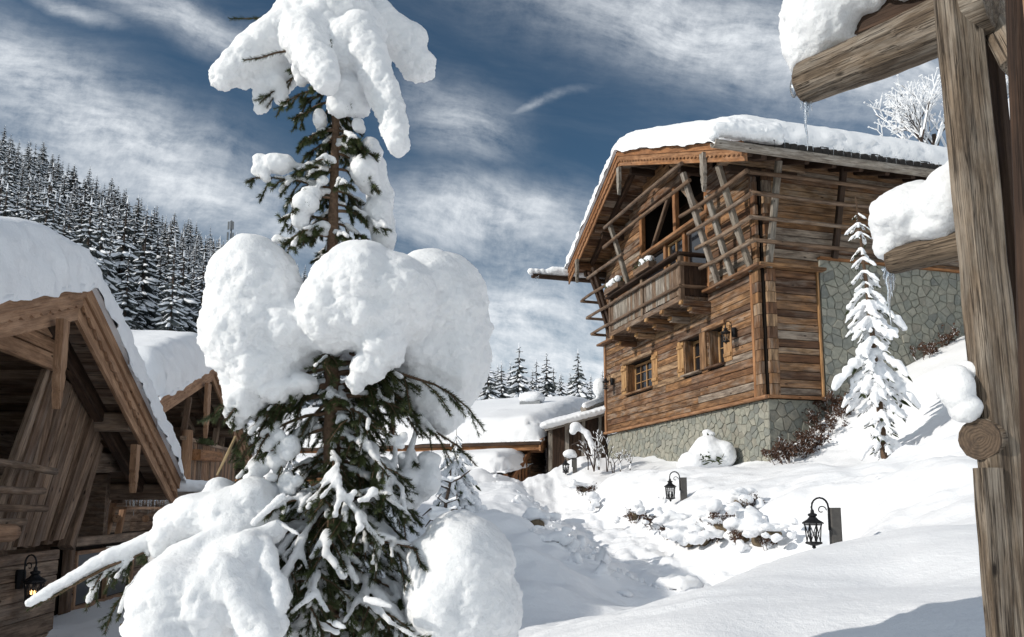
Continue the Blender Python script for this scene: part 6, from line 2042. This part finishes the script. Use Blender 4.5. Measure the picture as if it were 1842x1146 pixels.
# rocks and clinging snow in the cut bank
rk = random.Random(3)
rl = []
for (u, v, Y, s_) in ((1205, 955, 14.0, .2), (1228, 948, 13.8, .22), (1262, 965, 13.3, .3), (1240, 972, 13.5, .2), (1275, 940, 13.2, .22), (1300, 950, 12.9, .22), (1318, 930, 12.9, .18), (1335, 965, 12.5, .26), (1350, 940, 12.5, .2), (1372, 972, 12.2, .24), (1330, 905, 13.2, .16), (1185, 938, 14.7, .16), (1140, 928, 16., .15), (1070, 905, 18.2, .15), (1050, 880, 19.6, .14), (965, 945, 13.0, .2), (1000, 980, 11.3, .16), (1605, 884, 12.2, .14), (1395, 962, 11.9, .16)):
    p = P(u, v, Y); z_ = gz(p[0], p[1])
    s_ *= .68
    v_, f_ = ball((0, 0, 0), (s_ * rk.uniform(.9, 1.4), s_ * .8, s_ * rk.uniform(.6, .9)))
    v_ = v_ * (1 + .55 * fbm(v_ + u, .42 / s_, 4, .6))[:, None]
    v_ = np.sign(v_) * np.abs(v_) ** .85 * (s_ ** .15)
    o = add('bank_rock', link_mesh('bank_rock', v_, f_, 'rock'))
    o.location = (p[0], p[1] + .06, p[2]); o.rotation_euler = (0, 0, rk.uniform(0, 6))
    tag(o, 'brown rock showing through the snow of the lane bank', 'rock', 'rocks in the lane bank')
    rl.append((p, s_ * 1.3))
    if u > 1030 and rk.random() < .8:
        root = thing('bank_shrub', 'small brown shrub half buried in the lane bank snow', 'shrub', p + np.array([rk.uniform(-.2, .2), -.02, -.12]), rk.uniform(0, 6), 'shrubs in the lane bank')
        for nm, me in zip(('twigs', 'snow_flecks'), sm[rk.randrange(3)]):
            o = add(nm, me, root); o.scale = (.5, .5, .5)
bl = []
for p, s_ in rl:
    for k in range(9):
        q = p + np.array([rk.uniform(-.34, .34), rk.uniform(-.16, .2), rk.uniform(-.12, .26)])
        r = rk.uniform(.05, .12) * (s_ / .2)
        bl.append(ball(q, (r * rk.uniform(1., 1.7), r, r * rk.uniform(.6, 1.))))
    bl.append(ball(p + np.array([0, .05, s_ * .75]), (s_ * 1.2, s_, s_ * .45)))
# clods thrown up by the plough along the lane
cr = np.random.RandomState(8)
cv, cf_, ck_ = [], [], 0
vi, fi = ico(1)
pc_ = np.array([P(1480, 1012, 11.3)[:2], P(1220, 1030, 11.5)[:2], P(1180, 985, 13.2)[:2], P(1110, 945, 15.5)[:2], P(1040, 922, 18)[:2], P(975, 905, 21.)[:2], P(950, 880, 26.)[:2]])
while len(cv) < 150:
    u_, Y_ = cr.uniform(890, 1330), cr.uniform(8.5, 24.)
    x_ = (u_ - 921) / F * Y_
    pd_ = float(path_dist(np.array([x_]), np.array([Y_]))[0])
    if pd_ < .55 or pd_ > 2.1 or cr.rand() > math.exp(-((pd_ - 1.25) / .5) ** 2): continue
    if x_ > np.interp(Y_, pc_[1:, 1], pc_[1:, 0]) and cr.rand() > .04: continue
    r = cr.choice([.025, .04, .055, .09, .14], p=[.42, .32, .18, .06, .02]) * cr.uniform(.8, 1.3)
    q = vi * (1 + .75 * vnoise(vi * 1.9 + len(cv) * 3.1))[:, None] * r * cr.uniform(.7, 1.3, 3)
    cv.append(q + np.array([x_, Y_, gz(x_, Y_) + r * .25])); cf_.append(fi + ck_); ck_ += len(vi)
o = add('snow_clods', link_mesh('snow_clods', np.concatenate(cv), np.concatenate(cf_), 'snow_ground', smooth=True))
o['kind'] = 'stuff'; o['label'] = 'broken clods of ploughed snow along both edges of the lane'
o = add('bank_snow', blob_mesh('bank_snow', bl, .03, 'snow_ground', 3, (.05, 6.), (.03, 14.)))
o['kind'] = 'stuff'; o['label'] = 'clumps of snow clinging to the rocky lane bank'
